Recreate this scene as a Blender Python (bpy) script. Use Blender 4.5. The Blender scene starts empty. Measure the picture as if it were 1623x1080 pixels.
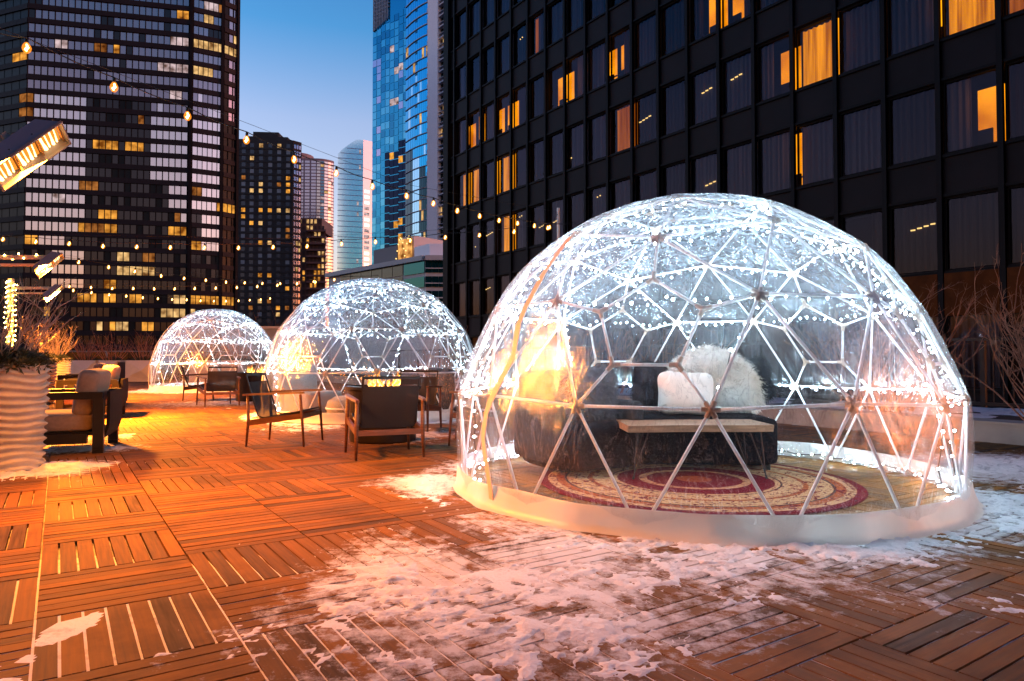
import bpy, math, random
import numpy as np
from mathutils import Vector, Matrix
random.seed(7); RNG = np.random.default_rng(7)
S = bpy.context.scene; COL = S.collection
PI = math.pi

# ------------------------------------------------------------------ camera, sky, exposure
PITCH = math.atan(27/1082)
cam = bpy.data.cameras.new('camera'); cam_o = bpy.data.objects.new('camera', cam); COL.objects.link(cam_o)
cam.sensor_width = 36; cam.lens = 24; cam.clip_end = 3000; cam.clip_start = .05
cam_o.location = (0, 0, 1.0); cam_o.rotation_euler = (PI/2 + PITCH, 0, 0); S.camera = cam_o
W = bpy.data.worlds.new('World'); S.world = W; W.use_nodes = True
_n, _l = W.node_tree.nodes, W.node_tree.links
sky = _n.new('ShaderNodeTexSky'); sky.sky_type = 'NISHITA'; sky.sun_disc = False
sky.sun_elevation = math.radians(1.2); sky.sun_rotation = math.radians(95); sky.ozone_density = 2.6
sky.air_density = 1.0; sky.dust_density = 1.0
_tc = _n.new('ShaderNodeTexCoord'); _sp = _n.new('ShaderNodeSeparateXYZ'); _rp = _n.new('ShaderNodeValToRGB'); _mm = _n.new('ShaderNodeMix'); _mm.data_type = 'RGBA'; _mm.blend_type = 'MULTIPLY'; _mm.inputs['Factor'].default_value = 1
_l.new(_tc.outputs['Generated'], _sp.inputs[0]); _l.new(_sp.outputs['Z'], _rp.inputs[0])
_e = _rp.color_ramp.elements; _e[0].position = .0; _e[0].color = (.82,.50,.46,1); _e[1].position = 1.0; _e[1].color = (.06,.17,.28,1)   # dusk: rosy low, deep blue overhead
for _p, _c in ((.22, (.80,.50,.46,1)), (.32, (.69,.47,.455,1)), (.43, (.20,.365,.435,1)), (.60, (.10,.24,.36,1))):
    _q = _e.new(_p); _q.color = _c
_l.new(sky.outputs[0], _mm.inputs['A']); _l.new(_rp.outputs[0], _mm.inputs['B']); _sc = _n.new('ShaderNodeVectorMath'); _sc.operation = 'SCALE'; _sc.inputs['Scale'].default_value = 2.0
_l.new(_mm.outputs['Result'], _sc.inputs[0]); _l.new(_sc.outputs[0], _n['Background'].inputs[0]); _n['Background'].inputs[1].default_value = .15
S.view_settings.view_transform = 'Standard'; S.view_settings.look = 'None'
S.view_settings.exposure = 3.15; S.view_settings.gamma = 1
S.render.engine = 'CYCLES'
cy = S.cycles
cy.use_denoising = True
try: cy.denoiser = 'OPENIMAGEDENOISE'
except Exception: pass
cy.max_bounces = 8; cy.diffuse_bounces = 3; cy.glossy_bounces = 4; cy.transmission_bounces = 4
cy.transparent_max_bounces = 24; cy.sample_clamp_indirect = 3; cy.sample_clamp_direct = 0
cy.caustics_reflective = False; cy.caustics_refractive = False
cy.use_light_tree = True

# ------------------------------------------------------------------ picture geometry (pixels of the 1623 x 1080 photograph)
F = 1082.0
def ray(x, y):
    d = (x-811.5, F, -(y-540)); c, s = math.cos(PITCH), math.sin(PITCH)
    return Vector((d[0], d[1]*c - d[2]*s, d[1]*s + d[2]*c))
def P(x, y, Z):
    r = ray(x, y); return Vector((0, 0, 1)) + r*(Z/r.y)
def G(x, y, h=0.0):
    r = ray(x, y); return Vector((0, 0, 1)) + r*((h-1)/r.z)
DA = math.radians(-33.6)                       # deck: long direction d1, across n1
D1 = Vector((math.sin(DA), math.cos(DA), 0)); N1 = Vector((math.cos(DA), -math.sin(DA), 0))
def DK(v, u, z=0): return N1*v + D1*u + Vector((0, 0, z))

# ------------------------------------------------------------------ mesh builder
class MB:
    def __init__(s): s.v = []; s.f = []; s.m = []
    def add(s, vs, fs, mi=0):
        b = len(s.v); s.v += [tuple(x) for x in vs]; s.f += [tuple(b+i for i in f) for f in fs]; s.m += [mi]*len(fs)
    def box(s, c, size, R=None, mi=0):
        hx, hy, hz = size[0]/2, size[1]/2, size[2]/2
        vs = [Vector((x, y, z)) for x in (-hx, hx) for y in (-hy, hy) for z in (-hz, hz)]
        if R is not None: vs = [R @ q for q in vs]
        c = Vector(c); s.add([c+q for q in vs], [(0,1,3,2),(4,6,7,5),(0,4,5,1),(2,3,7,6),(0,2,6,4),(1,5,7,3)], mi)
    def bar(s, a, b, w, h, mi=0, up=(0,0,1)):
        a, b = Vector(a), Vector(b); d = (b-a); L = d.length; d.normalize()
        u = Vector(up); x = d.cross(u)
        if x.length < 1e-4: x = d.cross(Vector((1,0,0)))
        x.normalize(); u = x.cross(d)
        s.box((a+b)/2, (L, w, h), Matrix((d, x, u)).transposed(), mi)
    def rbox(s, c, size, r=.04, n=4, R=None, mi=0, puff=0.0):
        # cushion-like box with rounded edges
        hx, hy, hz = [q/2 for q in size]; k = n*2; vs = []; fs = []; idx = {}
        def pt(x, y, z):
            p = Vector((x*hx, y*hy, z*hz)); q = Vector((max(-hx+r, min(hx-r, p.x)), max(-hy+r, min(hy-r, p.y)), max(-hz+r, min(hz-r, p.z))))
            d = p-q
            if d.length > 1e-6: p = q + d.normalized()*r
            if puff: p.z += math.copysign(puff*(1-x*x)*(1-y*y), z) if abs(z) > .01 else 0
            return p
        ts = [-1+2*i/k for i in range(k+1)]
        ts = [math.copysign(abs(t)**.6, t) for t in ts]
        for ax in range(3):
            for sg in (-1, 1):
                g = [[None]*(k+1) for _ in range(k+1)]
                for i, a in enumerate(ts):
                    for j, b in enumerate(ts):
                        q = [0,0,0]; q[ax] = sg; q[(ax+1)%3] = a; q[(ax+2)%3] = b
                        key = tuple(round(t, 4) for t in q)
                        if key not in idx: idx[key] = len(vs); vs.append(pt(*q))
                        g[i][j] = idx[key]
                for i in range(k):
                    for j in range(k):
                        f = (g[i][j], g[i+1][j], g[i+1][j+1], g[i][j+1]); fs.append(f if sg > 0 else f[::-1])
        if R is not None: vs = [R @ q for q in vs]
        c = Vector(c); s.add([c+q for q in vs], fs, mi)
    def tube(s, pts, r, seg=6, mi=0, caps=True):
        pts = [Vector(p) for p in pts]; n = len(pts)
        rs = r if isinstance(r, (list, tuple)) else [r]*n
        t0 = (pts[1]-pts[0]).normalized(); up = Vector((0,0,1)) if abs(t0.z) < .9 else Vector((1,0,0))
        vs = []
        for i in range(n):
            t = (pts[min(i+1, n-1)] - pts[max(i-1, 0)]).normalized()
            x = t.cross(up)
            if x.length < 1e-5: x = t.orthogonal()
            x.normalize(); y = x.cross(t); up = y if abs(t.z) > .9 else up
            for k in range(seg):
                a = 2*PI*k/seg; vs.append(pts[i] + (x*math.cos(a) + y*math.sin(a))*rs[i])
        fs = [(i*seg+k, i*seg+(k+1)%seg, (i+1)*seg+(k+1)%seg, (i+1)*seg+k) for i in range(n-1) for k in range(seg)]
        if caps: fs += [tuple(range(seg))[::-1], tuple((n-1)*seg+k for k in range(seg))]
        s.add(vs, fs, mi)
    def lathe(s, prof, c=(0,0,0), seg=32, mi=0, fn=None):
        c = Vector(c); vs = []
        for r, z in prof:
            for k in range(seg):
                a = 2*PI*k/seg; rr = r if fn is None else fn(r, z, a)
                vs.append(c + Vector((rr*math.cos(a), rr*math.sin(a), z)))
        fs = [(i*seg+k, i*seg+(k+1)%seg, (i+1)*seg+(k+1)%seg, (i+1)*seg+k) for i in range(len(prof)-1) for k in range(seg)]
        s.add(vs, fs, mi)
    def ball(s, c, r, mi=0, n=1):
        c = Vector(c); V, T = ICO[n]
        s.add([c + Vector(q)*r if not isinstance(r, (tuple, list)) else c + Vector((q[0]*r[0], q[1]*r[1], q[2]*r[2])) for q in V], T, mi)
    def quad(s, a, b, c, d, mi=0): s.add([a, b, c, d], [(0,1,2,3)], mi)
    def mesh(s, name, mats, off=None, smooth=False):
        me = bpy.data.meshes.new(name)
        v = s.v if off is None else [(x-off[0], y-off[1], z-off[2]) for x, y, z in s.v]
        me.from_pydata(v, [], s.f)
        for m in (mats if isinstance(mats, (list, tuple)) else [mats]): me.materials.append(m)
        me.polygons.foreach_set('material_index', s.m)
        if smooth: me.polygons.foreach_set('use_smooth', [True]*len(s.f))
        me.update(); return me
    def build(s, name, mats, parent=None, smooth=False, world=False):
        off = None
        if world and parent is not None:
            off = Vector(parent.location)
            if parent.parent is not None: off = off + Vector(parent.parent.location)
        o = bpy.data.objects.new(name, s.mesh(name, mats, off, smooth)); COL.objects.link(o); o.parent = parent
        return o
def _ico(n):
    t = (1+5**.5)/2
    V = [(-1,t,0),(1,t,0),(-1,-t,0),(1,-t,0),(0,-1,t),(0,1,t),(0,-1,-t),(0,1,-t),(t,0,-1),(t,0,1),(-t,0,-1),(-t,0,1)]
    V = [Vector(q).normalized() for q in V]
    T = [(0,11,5),(0,5,1),(0,1,7),(0,7,10),(0,10,11),(1,5,9),(5,11,4),(11,10,2),(10,7,6),(7,1,8),(3,9,4),(3,4,2),(3,2,6),(3,6,8),(3,8,9),(4,9,5),(2,4,11),(6,2,10),(8,6,7),(9,8,1)]
    for _ in range(n):
        V2 = list(V); mid = {}; T2 = []
        def m(a, b):
            k = (min(a,b), max(a,b))
            if k not in mid: mid[k] = len(V2); V2.append(((V[a]+V[b])/2).normalized())
            return mid[k]
        for a, b, c in T:
            x, y, z = m(a,b), m(b,c), m(c,a); T2 += [(a,x,z),(x,b,y),(z,y,c),(x,y,z)]
        V, T = V2, T2
    return [tuple(q) for q in V], T
ICO = {n: _ico(n) for n in range(4)}

def tag(o, label=None, cat=None, group=None, kind=None):
    if label: o['label'] = label
    if cat: o['category'] = cat
    if group: o['group'] = group
    if kind: o['kind'] = kind
    return o
def empty(name, loc=(0,0,0), rz=0, label=None, cat=None, group=None):
    o = bpy.data.objects.new(name, None); COL.objects.link(o); o.location = loc; o.rotation_euler = (0,0,rz)
    o.empty_display_size = .2
    return tag(o, label, cat, group)
def copy_tree(o, parent=None):
    c = o.copy(); COL.objects.link(c); c.parent = parent
    for ch in list(o.children): copy_tree(ch, c)
    return c

# ------------------------------------------------------------------ noise for shapes
def vnoise(x, y, seed=0):
    x = np.asarray(x, float); y = np.asarray(y, float)
    xi = np.floor(x).astype(np.int64); yi = np.floor(y).astype(np.int64); xf = x-xi; yf = y-yi
    u = xf*xf*(3-2*xf); v = yf*yf*(3-2*yf)
    def h(a, b):
        n = (a*374761393 + b*668265263 + seed*1442695041) & 0xffffffff
        n = ((n ^ (n >> 13))*1274126177) & 0xffffffff; n = n ^ (n >> 16)
        return (n & 0xffff)/65535.0
    return (h(xi,yi)*(1-u)+h(xi+1,yi)*u)*(1-v) + (h(xi,yi+1)*(1-u)+h(xi+1,yi+1)*u)*v
def fbm(x, y, o=5, seed=0, g=.5):
    a = 1.0; t = 0; n = 0; f = 1.0
    for i in range(o):
        t = t + a*vnoise(x*f+i*17.3, y*f-i*9.1, seed+i); n += a; a *= g; f *= 2.03
    return t/n

# ------------------------------------------------------------------ materials
def nodes(name):
    m = bpy.data.materials.new(name); m.use_nodes = True
    return m, m.node_tree.nodes, m.node_tree.links, m.node_tree.nodes['Principled BSDF']
def pm(name, col, rough=.6, metal=0., spec=.5, var=.0, scale=4., bump=0., bscale=60., emit=None, es=0., col2=None, stretch=(1,1,1), trans=0., sheen=0.):
    m, n, l, b = nodes(name)
    b.inputs['Base Color'].default_value = (*col, 1); b.inputs['Roughness'].default_value = rough
    b.inputs['Metallic'].default_value = metal; b.inputs['Specular IOR Level'].default_value = spec
    if sheen: b.inputs['Sheen Weight'].default_value = sheen
    if trans: b.inputs['Transmission Weight'].default_value = trans
    if emit: b.inputs['Emission Color'].default_value = (*emit, 1); b.inputs['Emission Strength'].default_value = es
    if var or bump or col2:
        tc = n.new('ShaderNodeTexCoord'); mp = n.new('ShaderNodeMapping'); l.new(tc.outputs['Object'], mp.inputs[0]); mp.inputs['Scale'].default_value = stretch
    if var or col2:
        t = n.new('ShaderNodeTexNoise'); t.inputs['Scale'].default_value = scale; t.inputs['Detail'].default_value = 6; l.new(mp.outputs[0], t.inputs['Vector'])
        r = n.new('ShaderNodeValToRGB'); r.color_ramp.elements[0].position = .3; r.color_ramp.elements[1].position = .7
        c2 = col2 or tuple(min(1, c*(1+var)) for c in col); c1 = col if col2 else tuple(c*(1-var) for c in col)
        r.color_ramp.elements[0].color = (*c1, 1); r.color_ramp.elements[1].color = (*c2, 1)
        l.new(t.outputs['Fac'], r.inputs[0]); l.new(r.outputs[0], b.inputs['Base Color'])
    if bump:
        t = n.new('ShaderNodeTexNoise'); t.inputs['Scale'].default_value = bscale; t.inputs['Detail'].default_value = 5; l.new(mp.outputs[0], t.inputs['Vector'])
        bp = n.new('ShaderNodeBump'); bp.inputs['Strength'].default_value = bump; bp.inputs['Distance'].default_value = .02
        l.new(t.outputs['Fac'], bp.inputs['Height']); l.new(bp.outputs[0], b.inputs['Normal'])
    return m
def em(name, col, s):
    m = bpy.data.materials.new(name); m.use_nodes = True; n = m.node_tree.nodes; n.clear()
    e = n.new('ShaderNodeEmission'); e.inputs[0].default_value = (*col, 1); e.inputs[1].default_value = s
    o = n.new('ShaderNodeOutputMaterial'); m.node_tree.links.new(e.outputs[0], o.inputs[0]); return m

def glass_pane(name, tint=(.75,.8,.85), refl=.1, rough=.02, rcol=(1,1,1)):
    m = bpy.data.materials.new(name); m.use_nodes = True; n = m.node_tree.nodes; l = m.node_tree.links; n.clear()
    o = n.new('ShaderNodeOutputMaterial'); mx = n.new('ShaderNodeMixShader'); t = n.new('ShaderNodeBsdfTransparent'); g = n.new('ShaderNodeBsdfGlossy')
    t.inputs[0].default_value = (*tint, 1); g.inputs['Roughness'].default_value = rough; g.inputs[0].default_value = (*rcol, 1)
    fr = n.new('ShaderNodeFresnel'); fr.inputs[0].default_value = 1.38
    ad = n.new('ShaderNodeMath'); ad.operation = 'ADD'; ad.use_clamp = True; ad.inputs[1].default_value = refl
    l.new(fr.outputs[0], ad.inputs[0]); l.new(ad.outputs[0], mx.inputs[0]); l.new(t.outputs[0], mx.inputs[1]); l.new(g.outputs[0], mx.inputs[2]); l.new(mx.outputs[0], o.inputs[0])
    return m

M = {}
M['black_metal'] = pm('black_metal', (.012,.011,.012), .45, .3, var=.3)
M['dark_facade'] = pm('dark_facade', (.005,.004,.005), .6, 0, spec=.15, var=.3, scale=.6)
M['spandrel'] = pm('spandrel', (.012,.0085,.010), .6, 0, spec=.15, var=.25, scale=.8)
M['wood'] = pm('teak', (.125,.046,.019), .45, var=.35, scale=6, stretch=(1,1,6), bump=.1, bscale=30)
M['fabric_dark'] = pm('fabric_dark', (.012,.011,.012), .9, spec=.15, var=.2, scale=40)
M['cushion'] = pm('cushion', (.34,.24,.17), .9, var=.12, scale=30, bump=.15, bscale=250)
def pipe_mat():
    m, n, l, b = nodes('white_pipe'); b.inputs['Base Color'].default_value = (.92,.92,.93,1); b.inputs['Roughness'].default_value = .4
    tr = n.new('ShaderNodeBsdfTranslucent'); tr.inputs[0].default_value = (.8,.8,.82,1); mx = n.new('ShaderNodeMixShader'); mx.inputs[0].default_value = .22
    l.new(b.outputs[0], mx.inputs[1]); l.new(tr.outputs[0], mx.inputs[2]); l.new(mx.outputs[0], n['Material Output'].inputs[0]); return m
M['white_pipe'] = pipe_mat()
M['tan_plastic'] = pm('tan_plastic', (.50,.39,.30), .5, var=.15, scale=30)
M['wire'] = pm('wire', (.012,.016,.014), .5)
M['led'] = em('led_light', (.60,.84,1.0), 56.)
M['bulb_glass'] = em('bulb_glow', (1., .42, .07), 1.2)
M['filament'] = em('filament_glow', (1., .52, .13), 5.)
M['white_tape'] = pm('white_tape', (.72,.62,.52), .5, var=.1)
M['snow'] = None

# ------------------------------------------------------------------ dome film and skirt
def film_mat():
    m = bpy.data.materials.new('clear_film'); m.use_nodes = True; n = m.node_tree.nodes; l = m.node_tree.links; n.clear()
    o = n.new('ShaderNodeOutputMaterial')
    tc = n.new('ShaderNodeTexCoord')
    w = n.new('ShaderNodeTexNoise'); w.inputs['Scale'].default_value = 5.5; w.inputs['Detail'].default_value = 10; w.inputs['Roughness'].default_value = .7; w.inputs['Distortion'].default_value = 1.6
    mp = n.new('ShaderNodeMapping'); mp.inputs['Scale'].default_value = (7, 7, 2.0); l.new(tc.outputs['Object'], mp.inputs[0])
    w2 = n.new('ShaderNodeTexNoise'); w2.inputs['Scale'].default_value = 1.4; w2.inputs['Detail'].default_value = 6; w2.inputs['Distortion'].default_value = 2.5
    l.new(tc.outputs['Object'], w.inputs['Vector']); l.new(mp.outputs[0], w2.inputs['Vector'])
    rg = n.new('ShaderNodeMath'); rg.operation = 'SUBTRACT'; rg.inputs[1].default_value = .5; l.new(w2.outputs['Fac'], rg.inputs[0])
    ra = n.new('ShaderNodeMath'); ra.operation = 'ABSOLUTE'; l.new(rg.outputs[0], ra.inputs[0])
    rm_ = n.new('ShaderNodeMapRange'); rm_.inputs[1].default_value = .026; rm_.inputs[2].default_value = .0; rm_.inputs[3].default_value = 0; rm_.inputs[4].default_value = .26; l.new(ra.outputs[0], rm_.inputs[0])
    ad = n.new('ShaderNodeMath'); ad.operation = 'ADD'; l.new(w.outputs['Fac'], ad.inputs[0]); l.new(w2.outputs['Fac'], ad.inputs[1])
    bp = n.new('ShaderNodeBump'); bp.inputs['Strength'].default_value = .35; bp.inputs['Distance'].default_value = .03; l.new(ad.outputs[0], bp.inputs['Height'])
    t = n.new('ShaderNodeBsdfTransparent'); t.inputs[0].default_value = (.96,.97,.98,1)
    g = n.new('ShaderNodeBsdfGlossy'); g.inputs['Roughness'].default_value = .06; g.inputs[0].default_value = (1,1,1,1); l.new(bp.outputs[0], g.inputs['Normal'])
    lw = n.new('ShaderNodeLayerWeight'); lw.inputs[0].default_value = .24; l.new(bp.outputs[0], lw.inputs['Normal'])
    mr = n.new('ShaderNodeMapRange'); mr.inputs[3].default_value = .035; mr.inputs[4].default_value = .65; l.new(lw.outputs['Facing'], mr.inputs[0])
    fa = n.new('ShaderNodeMath'); fa.operation = 'ADD'; fa.use_clamp = True; l.new(mr.outputs[0], fa.inputs[0]); l.new(rm_.outputs[0], fa.inputs[1])
    mx = n.new('ShaderNodeMixShader'); l.new(fa.outputs[0], mx.inputs[0]); l.new(t.outputs[0], mx.inputs[1]); l.new(g.outputs[0], mx.inputs[2])
    d = n.new('ShaderNodeBsdfDiffuse'); d.inputs[0].default_value = (.76,.87,.95,1); tr = n.new('ShaderNodeBsdfTranslucent'); tr.inputs[0].default_value = (.76,.87,.95,1)
    l.new(bp.outputs[0], d.inputs['Normal'])
    dm = n.new('ShaderNodeMixShader'); dm.inputs[0].default_value = .5; l.new(d.outputs[0], dm.inputs[1]); l.new(tr.outputs[0], dm.inputs[2])
    # cloudiness: denser seen edge-on, streaky
    cr = n.new('ShaderNodeMapRange'); cr.inputs[1].default_value = .35; cr.inputs[2].default_value = .75; cr.inputs[3].default_value = .02; cr.inputs[4].default_value = .085; l.new(w2.outputs['Fac'], cr.inputs[0])
    sz = n.new('ShaderNodeSeparateXYZ'); l.new(tc.outputs['Object'], sz.inputs[0]); hz_ = n.new('ShaderNodeMapRange'); hz_.inputs[1].default_value = .62; hz_.inputs[2].default_value = 2.2; hz_.inputs[3].default_value = .25; hz_.inputs[4].default_value = 6.5; l.new(sz.outputs['Z'], hz_.inputs[0])
    cm = n.new('ShaderNodeMath'); cm.operation = 'MULTIPLY'; l.new(cr.outputs[0], cm.inputs[0]); l.new(hz_.outputs[0], cm.inputs[1])
    m2 = n.new('ShaderNodeMixShader'); l.new(cm.outputs[0], m2.inputs[0]); l.new(mx.outputs[0], m2.inputs[1]); l.new(dm.outputs[0], m2.inputs[2])
    l.new(m2.outputs[0], o.inputs[0]); return m
M['film'] = film_mat()
def skirt_mat():
    m, n, l, b = nodes('white_vinyl')
    b.inputs['Base Color'].default_value = (.78,.74,.68,1); b.inputs['Roughness'].default_value = .4
    tr = n.new('ShaderNodeBsdfTranslucent'); tr.inputs[0].default_value = (.8,.76,.7,1)
    mx = n.new('ShaderNodeMixShader'); mx.inputs[0].default_value = .16
    o = n['Material Output']; l.new(b.outputs[0], mx.inputs[1]); l.new(tr.outputs[0], mx.inputs[2]); l.new(mx.outputs[0], o.inputs[0])
    tc = n.new('ShaderNodeTexCoord'); t = n.new('ShaderNodeTexNoise'); t.inputs['Scale'].default_value = 5; l.new(tc.outputs['Object'], t.inputs['Vector'])
    bp = n.new('ShaderNodeBump'); bp.inputs['Strength'].default_value = .35; bp.inputs['Distance'].default_value = .05; l.new(t.outputs['Fac'], bp.inputs['Height']); l.new(bp.outputs[0], b.inputs['Normal'])
    return m
M['skirt'] = skirt_mat()

# ------------------------------------------------------------------ ground and deck
def deck_mat():
    m, n, l, b = nodes('deck_wood')
    uv = n.new('ShaderNodeUVMap'); mp = n.new('ShaderNodeMapping'); mp.inputs['Scale'].default_value = (3, 60, 1); l.new(uv.outputs[0], mp.inputs[0])
    g = n.new('ShaderNodeTexNoise'); g.inputs['Scale'].default_value = 1.0; g.inputs['Detail'].default_value = 6; l.new(mp.outputs[0], g.inputs['Vector'])
    at = n.new('ShaderNodeAttribute'); at.attribute_name = 'rnd'
    r = n.new('ShaderNodeValToRGB'); e = r.color_ramp.elements
    e[0].position = .15; e[0].color = (.046,.022,.008,1); e[1].position = .85; e[1].color = (.31,.125,.024,1)
    gq = e.new(.30); gq.color = (.105,.058,.030,1)
    mm = n.new('ShaderNodeMath'); mm.operation = 'MULTIPLY_ADD'; mm.inputs[1].default_value = .55; l.new(g.outputs['Fac'], mm.inputs[0])
    m2 = n.new('ShaderNodeMath'); m2.operation = 'MULTIPLY'; m2.inputs[1].default_value = .5; l.new(at.outputs['Fac'], m2.inputs[0]); l.new(m2.outputs[0], mm.inputs[2]); l.new(mm.outputs[0], r.inputs[0])
    tc = n.new('ShaderNodeTexCoord')
    # damp stains
    st = n.new('ShaderNodeTexNoise'); st.inputs['Scale'].default_value = 1.3; st.inputs['Detail'].default_value = 7; st.inputs['Roughness'].default_value = .65; l.new(tc.outputs['Object'], st.inputs['Vector'])
    sr = n.new('ShaderNodeMapRange'); sr.inputs[1].default_value = .50; sr.inputs[2].default_value = .68; sr.inputs[3].default_value = 0; sr.inputs[4].default_value = .55; l.new(st.outputs['Fac'], sr.inputs[0])
    mxs = n.new('ShaderNodeMix'); mxs.data_type = 'RGBA'; l.new(sr.outputs[0], mxs.inputs['Factor']); l.new(r.outputs[0], mxs.inputs['A']); mxs.inputs['B'].default_value = (.030,.018,.013,1)
    # snow dust on the boards
    sa = n.new('ShaderNodeAttribute'); sa.attribute_name = 'snow'
    sn = n.new('ShaderNodeTexNoise'); sn.inputs['Scale'].default_value = 9; sn.inputs['Detail'].default_value = 10; sn.inputs['Roughness'].default_value = .72; l.new(tc.outputs['Object'], sn.inputs['Vector'])
    sm = n.new('ShaderNodeMath'); sm.operation = 'MULTIPLY_ADD'; sm.inputs[1].default_value = .42; l.new(sa.outputs['Fac'], sm.inputs[0]); l.new(sn.outputs['Fac'], sm.inputs[2])
    sf = n.new('ShaderNodeMapRange'); sf.inputs[1].default_value = .70; sf.inputs[2].default_value = .86; sf.inputs[3].default_value = 0; sf.inputs[4].default_value = .9; l.new(sm.outputs[0], sf.inputs[0])
    mx = n.new('ShaderNodeMix'); mx.data_type = 'RGBA'; l.new(sf.outputs[0], mx.inputs['Factor']); l.new(mxs.outputs['Result'], mx.inputs['A']); mx.inputs['B'].default_value = (.72,.70,.71,1)
    l.new(mx.outputs['Result'], b.inputs['Base Color'])
    rr = n.new('ShaderNodeMapRange'); rr.inputs[3].default_value = .55; rr.inputs[4].default_value = .8; l.new(st.outputs['Fac'], rr.inputs[0]); l.new(rr.outputs[0], b.inputs['Roughness'])
    b.inputs['Specular IOR Level'].default_value = .10
    bp = n.new('ShaderNodeBump'); bp.inputs['Strength'].default_value = .35; bp.inputs['Distance'].default_value = .004; l.new(g.outputs['Fac'], bp.inputs['Height'])
    bp2 = n.new('ShaderNodeBump'); bp2.inputs['Strength'].default_value = .5; bp2.inputs['Distance'].default_value = .01; l.new(sf.outputs[0], bp2.inputs['Height']); l.new(bp.outputs[0], bp2.inputs['Normal']); l.new(bp2.outputs[0], b.inputs['Normal'])
    return m
def snow_mat():
    m, n, l, b = nodes('snow')
    tc = n.new('ShaderNodeTexCoord')
    t = n.new('ShaderNodeTexNoise'); t.inputs['Scale'].default_value = 7; t.inputs['Detail'].default_value = 9; t.inputs['Roughness'].default_value = .68; l.new(tc.outputs['Object'], t.inputs['Vector'])
    r = n.new('ShaderNodeValToRGB'); e = r.color_ramp.elements; e[0].position = .30; e[0].color = (.30,.29,.33,1); e[1].position = .47; e[1].color = (.80,.78,.79,1)
    l.new(t.outputs['Fac'], r.inputs[0]); l.new(r.outputs[0], b.inputs['Base Color']); b.inputs['Roughness'].default_value = .7
    t2 = n.new('ShaderNodeTexNoise'); t2.inputs['Scale'].default_value = 55; t2.inputs['Detail'].default_value = 6; l.new(tc.outputs['Object'], t2.inputs['Vector'])
    bp = n.new('ShaderNodeBump'); bp.inputs['Strength'].default_value = .6; bp.inputs['Distance'].default_value = .012; l.new(t2.outputs['Fac'], bp.inputs['Height']); l.new(bp.outputs[0], b.inputs['Normal'])
    return m
M['snow'] = snow_mat()

DOMES = [(1.454, 5.56), (-2.46, 12.2), (-9.37, 21.7)]; DZ = (1.0, 1.06, 1.12)
DR = 1.9
# snow cover: where it lies, world metres
BLOBS = []
def blob(px, py, rx, ry, a=1.0, rot=0.0):
    g = G(px, py); BLOBS.append((g.x, g.y, rx, ry, a, rot))
blob(640, 905, .38, .75, 1.0, .3); blob(760, 960, .50, .62, 1.0, .2); blob(880, 900, .8, .42, .95, -.1); blob(940, 1000, .6, .45, .85)
blob(820, 1050, .5, .3, .8); blob(1000, 860, .75, .35, 1.15); blob(870, 840, .45, .25, .95); blob(1130, 900, .7, .4, .95)
blob(1280, 870, .8, .33, 1.15); blob(1420, 850, .7, .4, 1.1); blob(1560, 800, .9, .6, 1.15); blob(1600, 740, 1.2, .9, 1.35); blob(1200, 960, .35, .25, .65)
blob(1430, 945, .45, .2, .62); blob(1600, 960, .35, .2, .6); blob(560, 965, .35, .3, .6); blob(450, 1000, .4, .3, .5); blob(640, 1040, .5, .35, .75)
blob(690, 765, .38, .42, 1.5, .5); blob(660, 690, .6, .9, .9); blob(640, 650, .9, 1.2, .85); blob(480, 680, .8, .5, .72); blob(700, 620, .9, 1.6, 1.0)
blob(560, 660, 1.4, .8, .85); blob(330, 640, 1.6, 1.2, .78); blob(290, 621, 2.2, 1.1, 1.05); blob(440, 632, 1.8, 1.4, .9)
blob(95, 740, .42, .35, 1.4); blob(130, 712, .6, .4, 1.1); blob(30, 752, .5, .2, 1.3); blob(195, 690, .22, .25, 1.15); blob(80, 700, .6, .5, 1.0)
def snow_field(x, y):
    x = np.asarray(x, float); y = np.asarray(y, float); m = np.zeros_like(x)
    for cx, cy_, rx, ry, a, rot in BLOBS:
        c, s = math.cos(rot), math.sin(rot); dx, dy = x-cx, y-cy_
        u, v = (dx*c+dy*s)/rx, (-dx*s+dy*c)/ry
        m = np.maximum(m, a*np.exp(-(u*u+v*v)*.8))
    for i, (cx, cy_) in enumerate(DOMES):
        r = np.hypot(x-cx, y-cy_); ringm = np.exp(-((r-(DR+.20))/.22)**2)*(.92 if i else .80)
        m = np.maximum(m, ringm); m = np.where(r < DR*.985, 0, m)
    return m

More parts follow.
